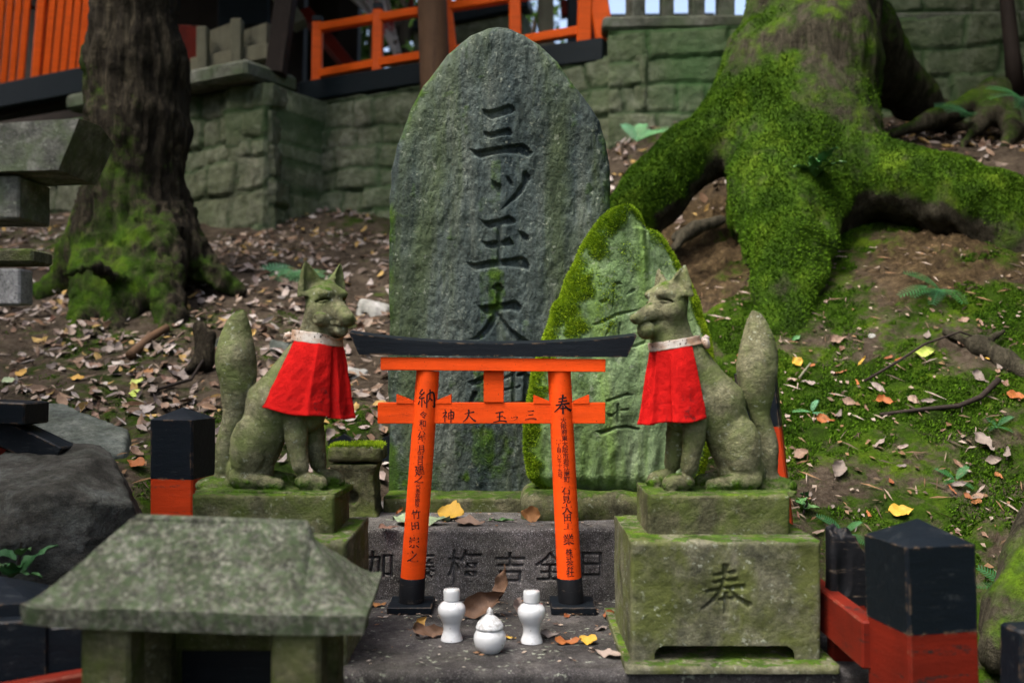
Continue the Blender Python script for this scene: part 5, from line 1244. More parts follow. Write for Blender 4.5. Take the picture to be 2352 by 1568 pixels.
def litter():
    g = np.random.default_rng(8); V, Q, Cc = [], [], []; n = 0
    pal = np.array([(.17, .095, .055), (.25, .16, .11), (.33, .25, .20), (.39, .31, .28), (.30, .23, .21), (.13, .075, .05), (.22, .15, .12), (.45, .39, .36), (.24, .15, .10), (.36, .29, .26), (.40, .34, .32), (.20, .15, .12), (.42, .27, .09)])
    N_ = 6400; x = g.uniform(-3.3, 1.0, N_); y = g.uniform(2.5, 6.1, N_)
    x2 = g.uniform(1.3, 2.6, 700); y2 = g.uniform(3.75, 4.9, 700); x = np.concatenate([x, x2]); y = np.concatenate([y, y2])
    p = np.stack([x, y, x*0], 1); keep = (fbm(p, 2.5, 3, 5)+.35*fbm(p, 8, 2, 6)+.25*sstep(3.2, 4.2, y)-.1) > -.22
    keep &= ~((x > .35) & (x < 1.3) & (y < 4.2)); x, y = x[keep], y[keep]; z = gz(x, y)
    for i in range(len(x)):
        nn = gnorm(x[i], y[i])+g.normal(0, .3, 3); nn[1] -= .1; nn /= np.linalg.norm(nn)
        a = np.cross(nn, g.normal(0, 1, 3)); a /= np.linalg.norm(a); b = np.cross(nn, a); L = g.uniform(.026, .066); w = L*g.uniform(.28, .5); c = np.array([x[i], y[i], z[i]+.006+g.uniform(0, .012)]); k = g.uniform(-.1, .22)*L; bd = g.uniform(-.1, .18)*L
        pts = [c-a*L/2+nn*bd, c-a*L*.18+b*w/2+nn*k, c-a*L*.18-b*w/2+nn*k, c+a*L*.2+b*w*.42+nn*k, c+a*L*.2-b*w*.42+nn*k, c+a*L/2+nn*bd, c-a*L*.18, c+a*L*.2]
        V += pts; o = n; Q += [(o, o+2, o+6, o+1), (o+1, o+6, o+7, o+3), (o+6, o+2, o+4, o+7), (o+3, o+7, o+4, o+5)]; n += 8
        cc = pal[g.integers(0, len(pal))]*g.uniform(.5, 1.0)*np.array([.95, 1, 1]); Cc += [cc]*8
    o = obj('leaf_litter', mesh('leaf_litter', np.array(V), np.array(Q), smooth=False, attrs={'Col': np.array(Cc)}), M['litter'], org=(-1, 4, 1))
    tag(o, 'brown and pinkish dry leaf litter covering the slope behind the altar', 'leaf litter', kind='stuff')
litter()
def crumbs():
    "crumbled leaf bits, needles and grit lying on the two steps"
    g = np.random.default_rng(12); V, Q, Cc = [], [], []
    for k in range(420):
        up = k < 150
        x = g.uniform(-.27, .19); y = g.uniform(2.17, 2.36) if up else g.uniform(1.69, 2.15); z = (ZU if up else ZS)+.003
        if not up and g.random() < .55: y = g.uniform(2.02, 2.15)
        a = g.uniform(0, 6.3); L = g.uniform(.002, .008); w = L*g.uniform(.15, .7); d = np.array([math.cos(a), math.sin(a), 0])*L; e = np.array([-math.sin(a), math.cos(a), 0])*w; c = np.array([x, y, z])
        o = len(V); V += [c-d, c+e+[0, 0, .0015], c+d+[0, 0, .001], c-e]; Q.append((o, o+3, o+2, o+1)); cc = np.array([(.16, .09, .05), (.30, .24, .19), (.06, .04, .03), (.22, .20, .18)][g.integers(0, 4)]); Cc += [cc]*4
    tag(obj('leaf_crumbs', mesh('leaf_crumbs', np.array(V), np.array(Q), smooth=False, attrs={'Col': np.array(Cc)}), M['litter'], org=(0, 2, ZS)), 'crumbled leaf bits and grit on the stone steps around the torii', 'debris', kind='stuff')
crumbs()
def debris():
    "needles, twig bits and leaf crumbs caught in the moss and soil of both slopes"
    g = np.random.default_rng(14); V, Q, Cc = [], [], []
    x = np.concatenate([g.uniform(.45, 2.0, 1900), g.uniform(-2.2, .2, 1500)]); y = np.concatenate([g.uniform(2.1, 3.6, 1900), g.uniform(2.2, 4.2, 1500)]); z = gz(x, y)
    pal = np.array([(.13, .085, .05), (.22, .17, .13), (.05, .035, .022), (.17, .10, .05), (.28, .23, .19), (.09, .065, .04)])
    for k in range(len(x)):
        a = g.uniform(0, 6.3); long = g.random() < .45; L = g.uniform(.012, .035) if long else g.uniform(.004, .011); w = .0016 if long else L*g.uniform(.3, .7)
        d = np.array([math.cos(a), math.sin(a), .45*math.sin(a)])*L; e = np.array([-math.sin(a), math.cos(a), .45*math.cos(a)])*w; c = np.array([x[k], y[k], z[k]+.010])
        o = len(V); V += [c-d-e*.5, c-d*.2+e+[0, 0, .003], c+d, c+d*.2-e]; Q.append((o, o+3, o+2, o+1)); Cc += [pal[g.integers(0, 6)]*g.uniform(.7, 1.1)]*4
    tag(obj('forest_debris', mesh('forest_debris', np.array(V), np.array(Q), smooth=False, attrs={'Col': np.array(Cc)}), M['litter'], org=(0, 3, .9)), 'needles, twig bits and leaf crumbs strewn over moss and soil', 'debris', kind='stuff')
debris()
# ------------------------------------------------------------------ ferns, seedlings
def frond_mesh(n=15, seed=0, mat='fern'):
    g = np.random.default_rng(seed); V, Fs = [], []
    for i in range(n+1):
        f = i/n; x = f; z = .32*f-.42*f*f; w = .24*math.sin(math.pi*(.12+.88*(1-f)))**.8*(1-.2*f)+.01
        for sy in (-1, 1):
            o = len(V); dx = .05; V += [(x-.017, 0, z), (x+.017, 0, z), (x+dx+.02, sy*w*.6, z-.01), (x+dx+w*.25, sy*w, z-.05*w), (x+dx-.02, sy*w*.6, z-.01)]
            Fs.append((o, o+1, o+2, o+3, o+4) if sy > 0 else (o+4, o+3, o+2, o+1, o))
    o = len(V); pts = [(i/8, 0, .32*i/8-.42*(i/8)**2) for i in range(9)]
    for p in pts: V += [(p[0], -.006, p[2]+.001), (p[0], .006, p[2]+.001)]
    Fs += [(o+2*i, o+2*i+2, o+2*i+3, o+2*i+1) for i in range(8)]
    me = mesh('frond', V, N=Fs, smooth=False); me.materials.append(M[mat]); return me
FM = {}
def fern(loc, size, n, label, spread=(0, 6.28), tilt=.25, mat='fern', seed=0):
    t = thing('fern', label, 'fern', loc); t.rotation_euler = (.5, 0, 0)
    if mat not in FM: FM[mat] = frond_mesh(15, 1, mat)
    g = np.random.default_rng(seed)
    for k in range(n):
        o = bpy.data.objects.new('frond', FM[mat]); COL.objects.link(o); o.parent = t
        a = spread[0]+(spread[1]-spread[0])*(k+.5)/n+g.normal(0, .12); s = size*g.uniform(.75, 1.15)
        o.rotation_euler = (g.normal(0, .15), -tilt+g.normal(0, .1), a); o.scale = (s, s, s)
    return t
def fat(u, v, y0=2.05): return hit(u, v, y0)
fern(P(1462, 325, 4.55), .16, 5, 'pale fern beside the left root of the large mossy tree', (-.5, 2.2), .35, 'fern_bright', 1)
fern(fat(2160, 665), .135, 5, 'dark green fern on the earth bank under the right root', (2.4, 5.0), .15, 'fern', 2)
fern(P(2235, 268, 4.3), .17, 5, 'blue green fern by the mossy stump at upper right', (2.4, 4.2), .3, 'fern', 3)
fern(P(2345, 225, 4.2), .15, 4, 'fern at the right edge above the leaf pile', (2.0, 4.5), .3, 'fern', 4)
fern(fat(690, 622), .22, 5, 'bright low fern on the slope above the left fox', (2.8, 6.0), .05, 'fern_bright', 5)
fern(fat(1865, 950), .06, 3, 'tiny fern on the moss right of the fox', (0, 6), .3, 'fern_bright', 6)
fern(fat(2195, 1105), .05, 4, 'small fern above the right black post', (0, 6), .3, 'fern', 7)
fern(fat(2290, 985), .05, 4, 'small fern near the right edge of the bank', (0, 6), .3, 'fern', 8)
fern(fat(1940, 1228), .065, 4, 'small fern behind the broken black picket', (0, 6), .35, 'fern', 9)
fern(fat(2330, 1365, 1.9), .10, 3, 'fern frond at the lower right edge', (2.2, 4), .4, 'fern', 10)
fern(fat(1560, 980, 2.6), .05, 3, 'tiny fern hidden behind the mossy boulder', (0, 6), .3, 'fern', 11) if False else None
def seedling(loc, size, n, label, mat='leaf_green', seed=0, lean=(0, 0)):
    t = thing('seedling', label, 'plant', loc); g = np.random.default_rng(seed); loc = np.array(loc, float)
    mb = MB(); top = loc+np.array([lean[0], lean[1], size*.9]); mb.tube([loc, (loc+top)/2+[.01, 0, 0], top], [.003, .0025, .0015], 6); obj('stem', mb, M['wood_dark'], t)
    key = ('seed', mat)
    if key not in LM: me = leaf_mesh('ovate', .35, -.2, 2); me.materials.append(M[mat]); LM[key] = me
    for k in range(n):
        o = bpy.data.objects.new('leaf', LM[key]); COL.objects.link(o); o.parent = t
        f = .35+.65*k/n; a = k*2.4+g.normal(0, .3); s = size*g.uniform(.5, .8)
        d = np.array([math.cos(a), math.sin(a), 0]); q = (top-loc)*f+d*s*.5
        o.location = q; o.rotation_euler = (g.normal(0, .3), -.15+g.normal(0, .25), a); o.scale = (s,)*3
    return t
seedling(P(1862, 435, 3.52), .13, 11, 'small glossy plant growing on the mossy middle root', seed=3, lean=(.01, -.06))
seedling(fat(2115*0+1845, 1180), .06, 4, 'dark green seedling on the lower mossy bank', seed=4)
seedling(P(8, 1350, 1.66), .085, 6, 'glossy green plant at the lower left edge in front of the dark rock', seed=5, lean=(.03, 0))
# twigs
def twig(label, pts, r0, r1, mat='wood_dark'):
    mb = MB(); mb.tube(pts, np.linspace(r0, r1, len(pts)), 7); tag(obj('twig', mb.mesh('twig', True), M[mat], org=pts[0]), label, 'twig')
def gp(u, v, h=.012): q = hit(u, v, 2.05); return q+np.array([0, -.3*h, h])
twig('thin black twig crossing the yellow green leaf on the bank', [gp(1985, 885), gp(2060, 855, .03), gp(2120, 830, .05), gp(2200, 805, .05), gp(2260, 808, .03)], .0045, .003)
twig('curved dark twig on the mossy bank at the right', [gp(2020, 965), gp(2120, 955), gp(2200, 950, .02), gp(2250, 930, .02), gp(2290, 900, .03)], .005, .009)
twig('thin pale twig below the mossy middle root', [gp(1745, 720), gp(1790, 700, .03), gp(1830, 672, .03)], .004, .005, 'wood_grey')
twig('pale stick lying by the leaf pile behind the fox tail', [gp(1835, 878), gp(1860, 855, .02)], .004, .003, 'wood_grey')
twig('brown stick lying on the slope above the left black post', [gp(300, 830, .02), gp(345, 800, .03), gp(385, 772, .03)], .018, .014, 'wood_brown')
twig('thin bent twig by the small dark stump', [gp(360, 905), gp(440, 890, .02), gp(478, 850, .05)], .006, .004)
# stones on the slope
for i, (u, v, s, lb, mt) in enumerate([(855, 708, 36, 'white flat stone on the slope right of the left fox head', 'pale_rock'), (815, 852, 24, 'pale stone right of the left fox bib', 'pale_rock'), (520, 785, 26, 'grey stone behind the left fox tail', 'slate_rock'), (640, 790, 24, 'grey green stone on the slope above the left fox back', 'slate_rock'), (700, 595, 14, 'mossy pebble on the slope below the wall', 'slate_rock'), (2005, 765, 9, 'tiny bluish pebble on the mossy bank', 'pale_rock'), (1570, 543, 15, 'grey stone in the hollow under the mossy root', 'slate_rock')]):
    q = hit(u, v+8, 2.05) if i < 6 else P(u, v, 3.66); rr = s/F*q[1]
    def sd(p, q=q, rr=rr, i=i): return planes(p, q, [(.2, -.3, .9, rr*.45), (-.3, -.8, .5, rr*.6), (.9, -.3, .2, rr), (-.9, -.2, .3, rr*.9), (0, 1, .2, rr*.7), (0, 0, -1, rr*.6), (.5, -.7, .6, rr*.62)], rr*.15)+rr*.12*fbm(p, 1.2/rr, 2, i)
    rock('slope_stone', lb, M[mt], tuple(q-rr*1.3), tuple(q+rr*1.3), rr*.11, sd, cat='stone')
# ------------------------------------------------------------------ black and vermilion altar fence
def post(parent, c, w, zt, zb, zsplit, yaw, name='post', lean=(0, 0), cap=.02, bev=.004, om='orange_old'):
    "square post, orange below, black above, low pyramid top; two meshes"
    c = np.array(c, float); Mx = rotz(yaw)
    def at(z, s=1.0): d = z-zb; return c+np.array([lean[0]*d, lean[1]*d, 0])
    def prism(z0, z1, ww, apex=0):
        b = bev; h = ww/2; ring = [(-h+b, -h), (h-b, -h), (h, -h+b), (h, h-b), (h-b, h), (-h+b, h), (-h, h-b), (-h, -h+b)]
        V = []
        for z in (z0, z1):
            q = at(z); V += [tuple(np.array([q[0], q[1], z])+Mx@np.array([x, y, 0])) for x, y in ring]
        Fs = [(i, (i+1) % 8, (i+1) % 8+8, i+8) for i in range(8)]+[tuple(range(7, -1, -1))]
        if apex: q = at(z1+apex); V.append((q[0], q[1], z1+apex)); Fs += [(8+i, 8+(i+1) % 8, 16) for i in range(8)]
        else: Fs.append(tuple(range(8, 16)))
        return MB().add(V, Fs)
    lo = sharp(obj(name, prism(zb, zsplit, w), M[om], parent), 35)
    hi = sharp(obj('black_top', prism(zsplit+.0005, zt-cap, w*1.006, cap), M['black'], lo if parent else None), 35)
    return lo
def picket(parent, c, w, d, zt, zb, zs, name='picket', yaw=0.0, roofh=.02, old=False):
    c = np.array(c, float); Mx = rotz(yaw)
    def pr(z0, z1, rf=0):
        pl = [(-w/2, z0), (w/2, z0), (w/2, z1-rf), (0, z1), (-w/2, z1-rf)] if rf else [(-w/2, z0), (w/2, z0), (w/2, z1), (-w/2, z1)]
        mb = MB().prism(pl, -d/2, d/2); V = mb.V[0]@Mx.T+np.array([c[0], c[1], 0]); return MB().add(V, mb.F)
    lo = obj(name, pr(zb, zs), M['orange_old'], parent); obj('black_top', pr(zs+.0004, zt, roofh), M['black'], lo); return lo
def rail(parent, a, b, w, h, name='rail'):
    a, b = np.array(a, float), np.array(b, float); c = (a+b)/2; L = np.linalg.norm((b-a)[:2])
    return sharp(obj(name, MB().box(c, (L, w, h), rotz(math.atan2(b[1]-a[1], b[0]-a[0]))@roty(-math.atan2(b[2]-a[2], L)), .003), M['orange_old'], parent), 35)
# back fence
Yf = 2.72
t = thing('picket_fence', 'low black and orange picket fence behind the left fox and the small stone pillar', 'fence', (-.55, Yf, .4))
for u in (572, 681, 790, 899, 1008, 1117, 1226, 1335):
    if u > 950: continue
    picket(t, (PX(u, Yf), Yf, 0), .080, .02, PZ(996, Yf), .35, PZ(1103, Yf))
rail(t, (PX(420, Yf)-.1, Yf+.03, .60), (PX(950, Yf), Yf+.03, .60), .03, .05)
t = thing('fence_post', 'square post with black pointed top and orange base at the left of the left fox', 'post', (PX(421, 2.28), 2.28, .45)); 
post(t, (PX(421, 2.28), 2.28, .45), .105, PZ(935, 2.28), .4, PZ(1094, 2.28), -.21, 'shaft', cap=.026, om='orange_mid')
t = thing('fence_post', 'leaning post with black top and orange base behind the right fox tail', 'post', (PX(1790, 2.22), 2.22, .45))
post(t, (PX(1796, 2.22), 2.22, .45), .088, PZ(838, 2.22), .42, PZ(976, 2.22), -.30, 'shaft', (-.11, 0), .02, om='orange_mid')
# right fence
t = thing('fence_post', 'large square post with black pointed top and orange base at the lower right', 'post', (.615, 1.5, .1))
post(t, (.638, 1.515, .1), .115, PZ(1190, 1.515), .05, PZ(1458, 1.45), .20, 'shaft', (-.03, 0), .032)
t = thing('picket_fence', 'orange rail with a rotten black picket beside the carved block', 'fence', (.57, 1.75, .2))
rail(t, (.560, 1.55, .545), (.550, 2.05, .553), .030, .075)
rail(t, (.560, 1.55, .25), (.550, 2.05, .26), .030, .07)
def rotten():
    Yp = 1.75; c = (PX(1954, Yp), Yp)
    def sd(p):
        top = .692-.05*sstep(c[0]-.005, c[0]+.035, p[:, 0])+.009*noise(p*[1, 1, .2], 60, 3)+.006*noise(p*[1, 1, .2], 190, 4)
        d = boxd(p, (c[0], c[1], .40), (.041, .018, .34), .006); d = np.maximum(d, p[:, 2]-top)
        return d+.0016*np.abs(fbm(p*[1, 1, .12], 120, 3, 7))+.012*np.clip(noise(p*[1, 1, .35], 38, 9)-.35, 0, 1)
    V, Q = polygonise(sd, (c[0]-.06, c[1]-.04, .05), (c[0]+.06, c[1]+.04, .76), .0032)
    k = V[Q].mean(1)[:, 2] < .565+.012*fbm(V[Q].mean(1)*[1, 1, .3], 60, 3, 2)
    lo = obj('picket', mesh('picket', V, Q), [M['black_old'], M['orange_old']], t, label='rotten black picket with a split crumbling top')
    lo.data.polygons.foreach_set('material_index', k.astype(np.int32))
rotten()
t = thing('picket_fence', 'black fence boards at the lower right corner of the photo', 'fence', (.80, 1.40, .1))
mb = MB().box((.765, 1.43, .30), (.11, .05, .62), rotz(.15), .004); lo = sharp(obj('board', mb, M['black'], t), 35)
mb = MB().box((.90, 1.38, .27), (.10, .045, .60), rotz(.15), .004); lo = sharp(obj('board', mb, M['black'], t), 35)
# left front fence
t = thing('picket_fence', 'black fence boards with an orange rail behind the stone roof at the lower left', 'fence', (-.7, 1.5, .1))
for x, y, w, zt in ((-.735, 1.44, .12, .615), (-.655, 1.47, .075, .60), (-.57, 1.50, .085, .60)):
    sharp(obj('board', MB().box((x, y, zt/2+.03), (w, .03, zt-.06), rotz(.30), .003), M['black'], t), 35)
rail(t, (-.80, 1.365, .505), (-.50, 1.46, .535), .03, .045)
rail(t, (-.80, 1.34, .475), (-.50, 1.44, .492), .05, .02)
t = thing('fence_post', 'black post top at the left edge beside the stone roof', 'post', (PX(15, 1.52), 1.52, .1))
post(t, (PX(0, 1.52), 1.52, .1), .12, PZ(1322, 1.52), .05, .42, .2, 'shaft', cap=.03)
# ------------------------------------------------------------------ foreground stone roof shrine
def roof():
    t = thing('stone_shrine', 'small stone shrine with a mottled sloping roof on short legs in the left foreground', 'shrine', (-.385, 1.31, .15))
    c = np.array([-.387, 1.312]); a, b, th = .205, .118, .0245
    T = roty(math.radians(2.6))@rotz(math.radians(3)); zc = .689; zr = .092
    nx, ny = 90, 60; V = []
    S, Tt = np.meshgrid(np.linspace(-1, 1, nx), np.linspace(-1, 1, ny))
    ra = .56                          # ridge half length / eave half length
    u = np.clip((np.abs(S)-ra)/(1-ra), 0, 1); m = np.maximum(np.abs(Tt), u)      # 0 on the ridge, 1 at the eave
    H = zr*(1-m)**1.18+.003*(np.abs(S)**6*np.abs(Tt)**3)-.015*sstep(.0, .07, u)*(S > 0)*np.clip(1-m, 0, 1)**.7
    p3 = np.stack([S*a, Tt*b, H], -1); H = H+.0022*fbm(p3, 70, 4, 3)+.003*fbm(p3, 14, 2, 4)
    top = np.stack([S*a, Tt*b, H], -1).reshape(-1, 3)
    bot = top.copy(); bot[:, :2] *= .985; bot[:, 2] = -th+.004*np.clip(np.abs(S), 0, 1).ravel()**4
    i = (np.arange(ny-1)[:, None]*nx+np.arange(nx-1)[None]).ravel(); q = np.stack([i, i+1, i+nx+1, i+nx], 1); o = len(top)
    rim = np.concatenate([np.arange(nx), np.arange(1, ny)*nx+nx-1, ((ny-1)*nx+np.arange(nx-1))[::-1], (np.arange(1, ny-1)*nx)[::-1]])
    rim2 = np.roll(rim, -1); V = np.concatenate([top, bot]); Q = np.concatenate([q, q[:, ::-1]+o, np.stack([rim2, rim, rim+o, rim2+o], 1)])
    V = V@T.T+np.array([c[0], c[1], zc])
    r = sharp(obj('roof', mesh('roof', V, Q), M['roof_stone'], t), 45)
    mb = MB().box((0, 0, 0), (2*a*ra*.985, .016, .010), None, .003); mb.V[0] = (mb.V[0]+[0, .004, zr-.0035])@T.T+np.array([c[0], c[1], zc])
    sharp(obj('ridge_cap', mb, M['roof_stone'], r), 45)
    for x, y in ((-.494, 1.235), (-.263, 1.235), (-.494, 1.40), (-.263, 1.40)):
        sharp(obj('leg', MB().box((x, y, .40), (.060 if y < 1.3 else .045, .055, .56), None, .005), M['plinth'], t), 40)
    sharp(obj('black_panel', MB().box((-.378, 1.432, .38), (.25, .012, .46), None, .002), M['black'], t), 40)  # black panel added to close the view between the rear legs
    sharp(obj('cross_beam', MB().box((-.378, 1.41, .60), (.20, .03, .035), None, .003), M['plinth'], t), 40)
    sharp(obj('floor_slab', MB().box((-.38, 1.32, .14), (.38, .26, .06), None, .006), M['plinth'], t), 40)
roof()
# ------------------------------------------------------------------ stone torii at the left edge
t = thing('stone_torii', 'speckled stone gate whose beam ends enter the photo at the upper left', 'torii gate', (-1.05, 1.57, .25))
def kasagi_stone():
    y0, y1 = 1.50, 1.635; Ls = 12; V = []
    for i in range(Ls+1):
        s = i/Ls; zt = np.interp(s, [0, .45, 1], [0, .012, .046]); uT = PX(182, y0)-(1-s)*1.0; uB = PX(133.6, y0)-(1-s)*.97
        zT = PZ(272, y0)-.046+zt; zB = PZ(390, y0)-.012+.012*s*s
        V += [(uB, y0, zB), (uT, y0, zT), (uT+.004, (y0+y1)/2, zT+.004), (uT, y1, zT-.012), (uB, y1, zB)]
    k = 5; Fs = [tuple(reversed((i*k+j, i*k+(j+1) % k, (i+1)*k+(j+1) % k, (i+1)*k+j))) for i in range(Ls) for j in range(k)]
    Fs += [tuple(range(k)), tuple(range(Ls*k+k-1, Ls*k-1, -1))]
    return MB().add(V, Fs)
sharp(obj('kasagi', kasagi_stone(), M['torii_stone'], t), 30)
def bx(u1, v0, v1, y0, y1, L): x1 = PX(u1, y0); z0, z1 = PZ(v1, y0), PZ(v0, y0); return MB().box((x1-L/2, (y0+y1)/2, (z0+z1)/2), (L, y1-y0, z1-z0), None, .003)
sharp(obj('shimaki', bx(43, 403, 502, 1.515, 1.62, .9), M['torii_stone'], t), 30)
sharp(obj('tie_beam', bx(45, 616, 700, 1.54, 1.585, .86), M['pale_granite'], t), 30)
for x in (-.93, -1.45): sharp(obj('pillar', MB().tube([(x, 1.565, .2), (x, 1.565, 1.2)], [.055, .05], 24), M['granite'], t), 40)
mb = MB().box((PX(-20, 2.3)-.0, 2.3, PZ(592, 2.3)), (.24, .10, .034), None, .006)
for x in (PX(-20, 2.3)-.05,): mb.box((x, 2.3, .92), (.09, .08, .56), None, .006)
tag(sharp(obj('stone_marker', mb, M['plinth'], org=(PX(-20, 2.3), 2.3, .6)), 40), 'dark mossy stone with a flat top behind the stone gate at the left edge', 'stone')
# ------------------------------------------------------------------ small stone pillar with mossy dish top
Yc = 2.36; cx = PX(822, Yc)
def sd_top(p):
    d = boxd(p, (cx, Yc, PZ(1043, 2.31)), (.064, .058, .019), .012); d = np.maximum(d, -ell(p, (cx, Yc, PZ(1022, 2.31)), (.05, .045, .012)))
    return d+.004*fbm(p, 40, 3, 3)
def sd_col(p):
    f = np.clip((PZ(1070, 2.31)-p[:, 2])/.13, 0, 1); w = .050+.010*sstep(.75, 1, f)+.004*(1-sstep(0, .15, f))
    q = p-np.array([cx-.003, Yc, 0]); d = np.maximum(np.maximum(np.abs(q[:, 0])-w, np.abs(q[:, 1])-w), np.maximum(p[:, 2]-PZ(1066, 2.31), ZU-.004-p[:, 2]))
    d = smax(d, -ell(p, (cx-.006, Yc-.055, ZU+.045), (.016, .03, .018)), .006)
    return d+.005*fbm(p, 34, 4, 4)
t = thing('stone_pillar', 'little square stone pillar with a mossy dished top between the left fox and the torii', 'stone pillar', (cx, Yc, ZU))
rock('column', None, M['plinth'], (cx-.08, Yc-.08, ZU-.01), (cx+.08, Yc+.08, PZ(1064, 2.31)+.01), .0045, sd_col, t)
V, Q = polygonise(sd_top, (cx-.08, Yc-.08, PZ(1075, 2.31)-.01), (cx+.08, Yc+.08, PZ(1015, 2.31)), .004)
obj('dish', mesh('dish', V, Q, attrs={'moss': np.zeros(len(V))}), M['plinth'], t)
n_ = vnormals(V, Q); p, nn = surf_sample(V, Q, np.clip(n_[:, 2]-.6, 0, 1)*(V[:, 2] > PZ(1046, 2.31)), 5000, 6)
bv, bt, tone = blades(p, nn, .007, .0026, 7, .5); obj('moss', mesh('moss', bv, None, bt, False, {'tone': tone}), M['tuft'], t)
# ------------------------------------------------------------------ dark rocks and fallen beam at the left
def sd(p):
    c = (PX(88, 1.98), 2.05, .605)
    d = planes(p, c, [(-.02, -.22, .97, .150), (.25, -.95, -.12, .17), (.85, -.5, .12, .165), (-.65, -.75, .05, .17), (-1, .1, .1, .20), (.1, 1, .1, .20), (0, 0, -1, .35), (.50, -.1, .86, .158), (.8, .3, .4, .17), (.5, -.85, .25, .166), (-.35, -.75, .5, .172), (.2, -.9, .42, .176)], .002)
    return d+.006*fbm(p*[1, 1, 2.2], 9, 4, 3)+.004*fbm(p*[1, 1, 3], 45, 3, 5)
rock('boulder', 'big dark angular rock with a pale flat top at the left edge', M['dark_rock'], (-1.25, 1.75, .2), (-.6, 2.35, .88), .0075, sd)
def sd(p):
    c = (PX(150, 2.55), 2.55, .700)
    d = planes(p, c, [(.06, -.30, .95, .065), (.8, -.6, 0, .15), (-1, -.1, 0, .25), (.25, -.95, .1, .115), (.5, .85, 0, .16), (0, 0, -1, .2), (.95, .2, .3, .16)], .003)
    return d+.006*fbm(p, 12, 4, 13)
rock('flat_rock', 'grey green flat rock behind the big dark rock', M['slate_rock'], (-1.45, 2.3, .5), (-.75, 2.8, .9), .0075, sd)
t = thing('broken_beam', 'fallen black and red gate beam lying on the rocks at the left edge', 'beam', (-1.1, 2.2, .78))
sharp(obj('top_beam', MB().box((PX(-15, 2.2), 2.2, PZ(944, 2.2)), (.21, .09, .048), roty(.03)@rotz(-.15), .003), M['black'], t), 35)
sharp(obj('lower_beam', MB().box((PX(60, 2.2), 2.2, PZ(1010, 2.2)), (.20, .07, .058), roty(.42)@rotz(-.1), .003), M['black'], t), 35)
sharp(obj('red_strut', MB().box((PX(5, 2.2), 2.22, PZ(1045, 2.2)), (.08, .05, .10), roty(.1), .003), M['orange_old'], t), 35)
# ------------------------------------------------------------------ buildings and fences on the terrace
def beamv(a, b, w, d, mat, name, parent, bev=.006):
    "square timber between two points"
    a, b = np.array(a, float), np.array(b, float); L = np.linalg.norm(b-a); z = (b-a)/L
    x = np.array([1, 0, 0])-z*z[0] if abs(z[0]) < .9 else np.array([0, 1, 0])-z*z[1]
    x /= np.linalg.norm(x); y = np.cross(z, x)
    return sharp(obj(name, MB().box((a+b)/2, (w, d, L), np.stack([x, y, z], 1), bev), mat, parent), 35)
def wall_pt(u, v, A, B, off=0.0):
    "point above the wall line A-B that shows at (u,v)"
    A, B = np.array(A), np.array(B); k = (u-CX)/F; d = B-A
    s = (k*A[1]-A[0])/(d[0]-k*d[1]); q = A+d*s; Y = q[1]+off; return np.array([k*Y, Y, HC-(v-VH)/F*Y])
# vermilion railing
t = thing('railing', 'bright orange two-rail wooden railing on a black sill above the stone wall', 'railing', wall_pt(1000, 190, WB0, WB1))
RW = lambda u, v, off=.06: wall_pt(u, v, WB0, WB1, off)
beamv(RW(695, 216, .03), RW(975, 172, .03), .10, .12, M['black_far'], 'sill', t); beamv(RW(975.5, 172, .03), RW(1392, 118, .03), .10, .12, M['black_far'], 'sill', t)
for (u0, v0, u1, v1) in ((728, 66, 870, 42), (866, 43, 1180, -6), (1180, -6, 1340, -30), (728, 172, 868, 146), (866, 146, 1180, 96), (1180, 98, 1345, 70)):
    beamv(RW(u0, v0), RW(u1, v1), .055, .05, M['orange_far'], 'rail', t)
for (ut, vt, ub, vb, w, capd) in ((730, 52, 728, 200, .060, 1), (869, 24, 866, 178, .060, 1), (1024, -20, 1040, 130, .055, 0), (1182, -40, 1184, 135, .065, 0), (1345, -60, 1340, 120, .075, 0)):
    pst = beamv(RW(ub, vb, .055), RW(ut, vt, .055), w, .06, M['orange_far'], 'post', t)
    if capd: beamv(RW(ut, vt+1, .055), RW(ut, vt-14, .055), w*.98, .058, M['black_far'], 'post_cap', pst)
beamv(RW(1395, 128, .1), RW(1362, -70, .1), .10, .06, M['orange_far'], 'brace', t)
# timbers in front of the terrace
o = MB().tube([RW(1002, 190, -.22)-[0, 0, .4], RW(1000, 190, -.22), RW(992, 0, -.22), RW(985, -300, -.22)], [.083, .083, .08, .076], 20)
tag(obj('timber_pole', o.mesh('timber_pole', True), M['wood_brown'], org=RW(1000, 190, -.22)), 'round brown timber pole in front of the orange railing, left of the tall stone', 'pole')
t = thing('timber_pole', 'dark square timber pole leaning at the corner of the left stone wall', 'pole', (-1.35, 5.62, 2.6)); A_ = P(633, 172, 5.66); B_ = P(660, -20, 5.7)
beamv(A_, B_+(B_-A_)*1.2, .105, .10, M['wood_dark'], 'shaft', t)
# grey weathered fence on the left wall
WF = lambda u, v, off=.12: wall_pt(u, v, WA0, WA1, off)
t = thing('board_fence', 'grey weathered wooden fence standing on the left wall beside the tree', 'fence', WF(530, 190))
for u, w, vt in ((466, .062, 64), (544, .064, 46)): beamv(WF(u, 208, .10), WF(u+1, vt, .10), w, .07, M['wood_grey'], 'post', t)
beamv(WF(440, 152, .16), WF(618, 118, .16), .03, .09, M['wood_grey'], 'rail', t)
for u0, u1 in ((478, 532), (556, 612)):
    a0, a1 = WF(u0, 200, .22), WF(u1, 190, .22); b0, b1 = WF(u0, 72, .22), WF(u1, 52, .22)
    V = [a0, a1, b1, b0]+[q+[.02, .035, 0] for q in (a0, a1, b1, b0)]
    obj('board', MB().add(V, [(0, 1, 2, 3), (7, 6, 5, 4), (0, 4, 5, 1), (1, 5, 6, 2), (2, 6, 7, 3), (3, 7, 4, 0)]), M['wood_grey'], t)
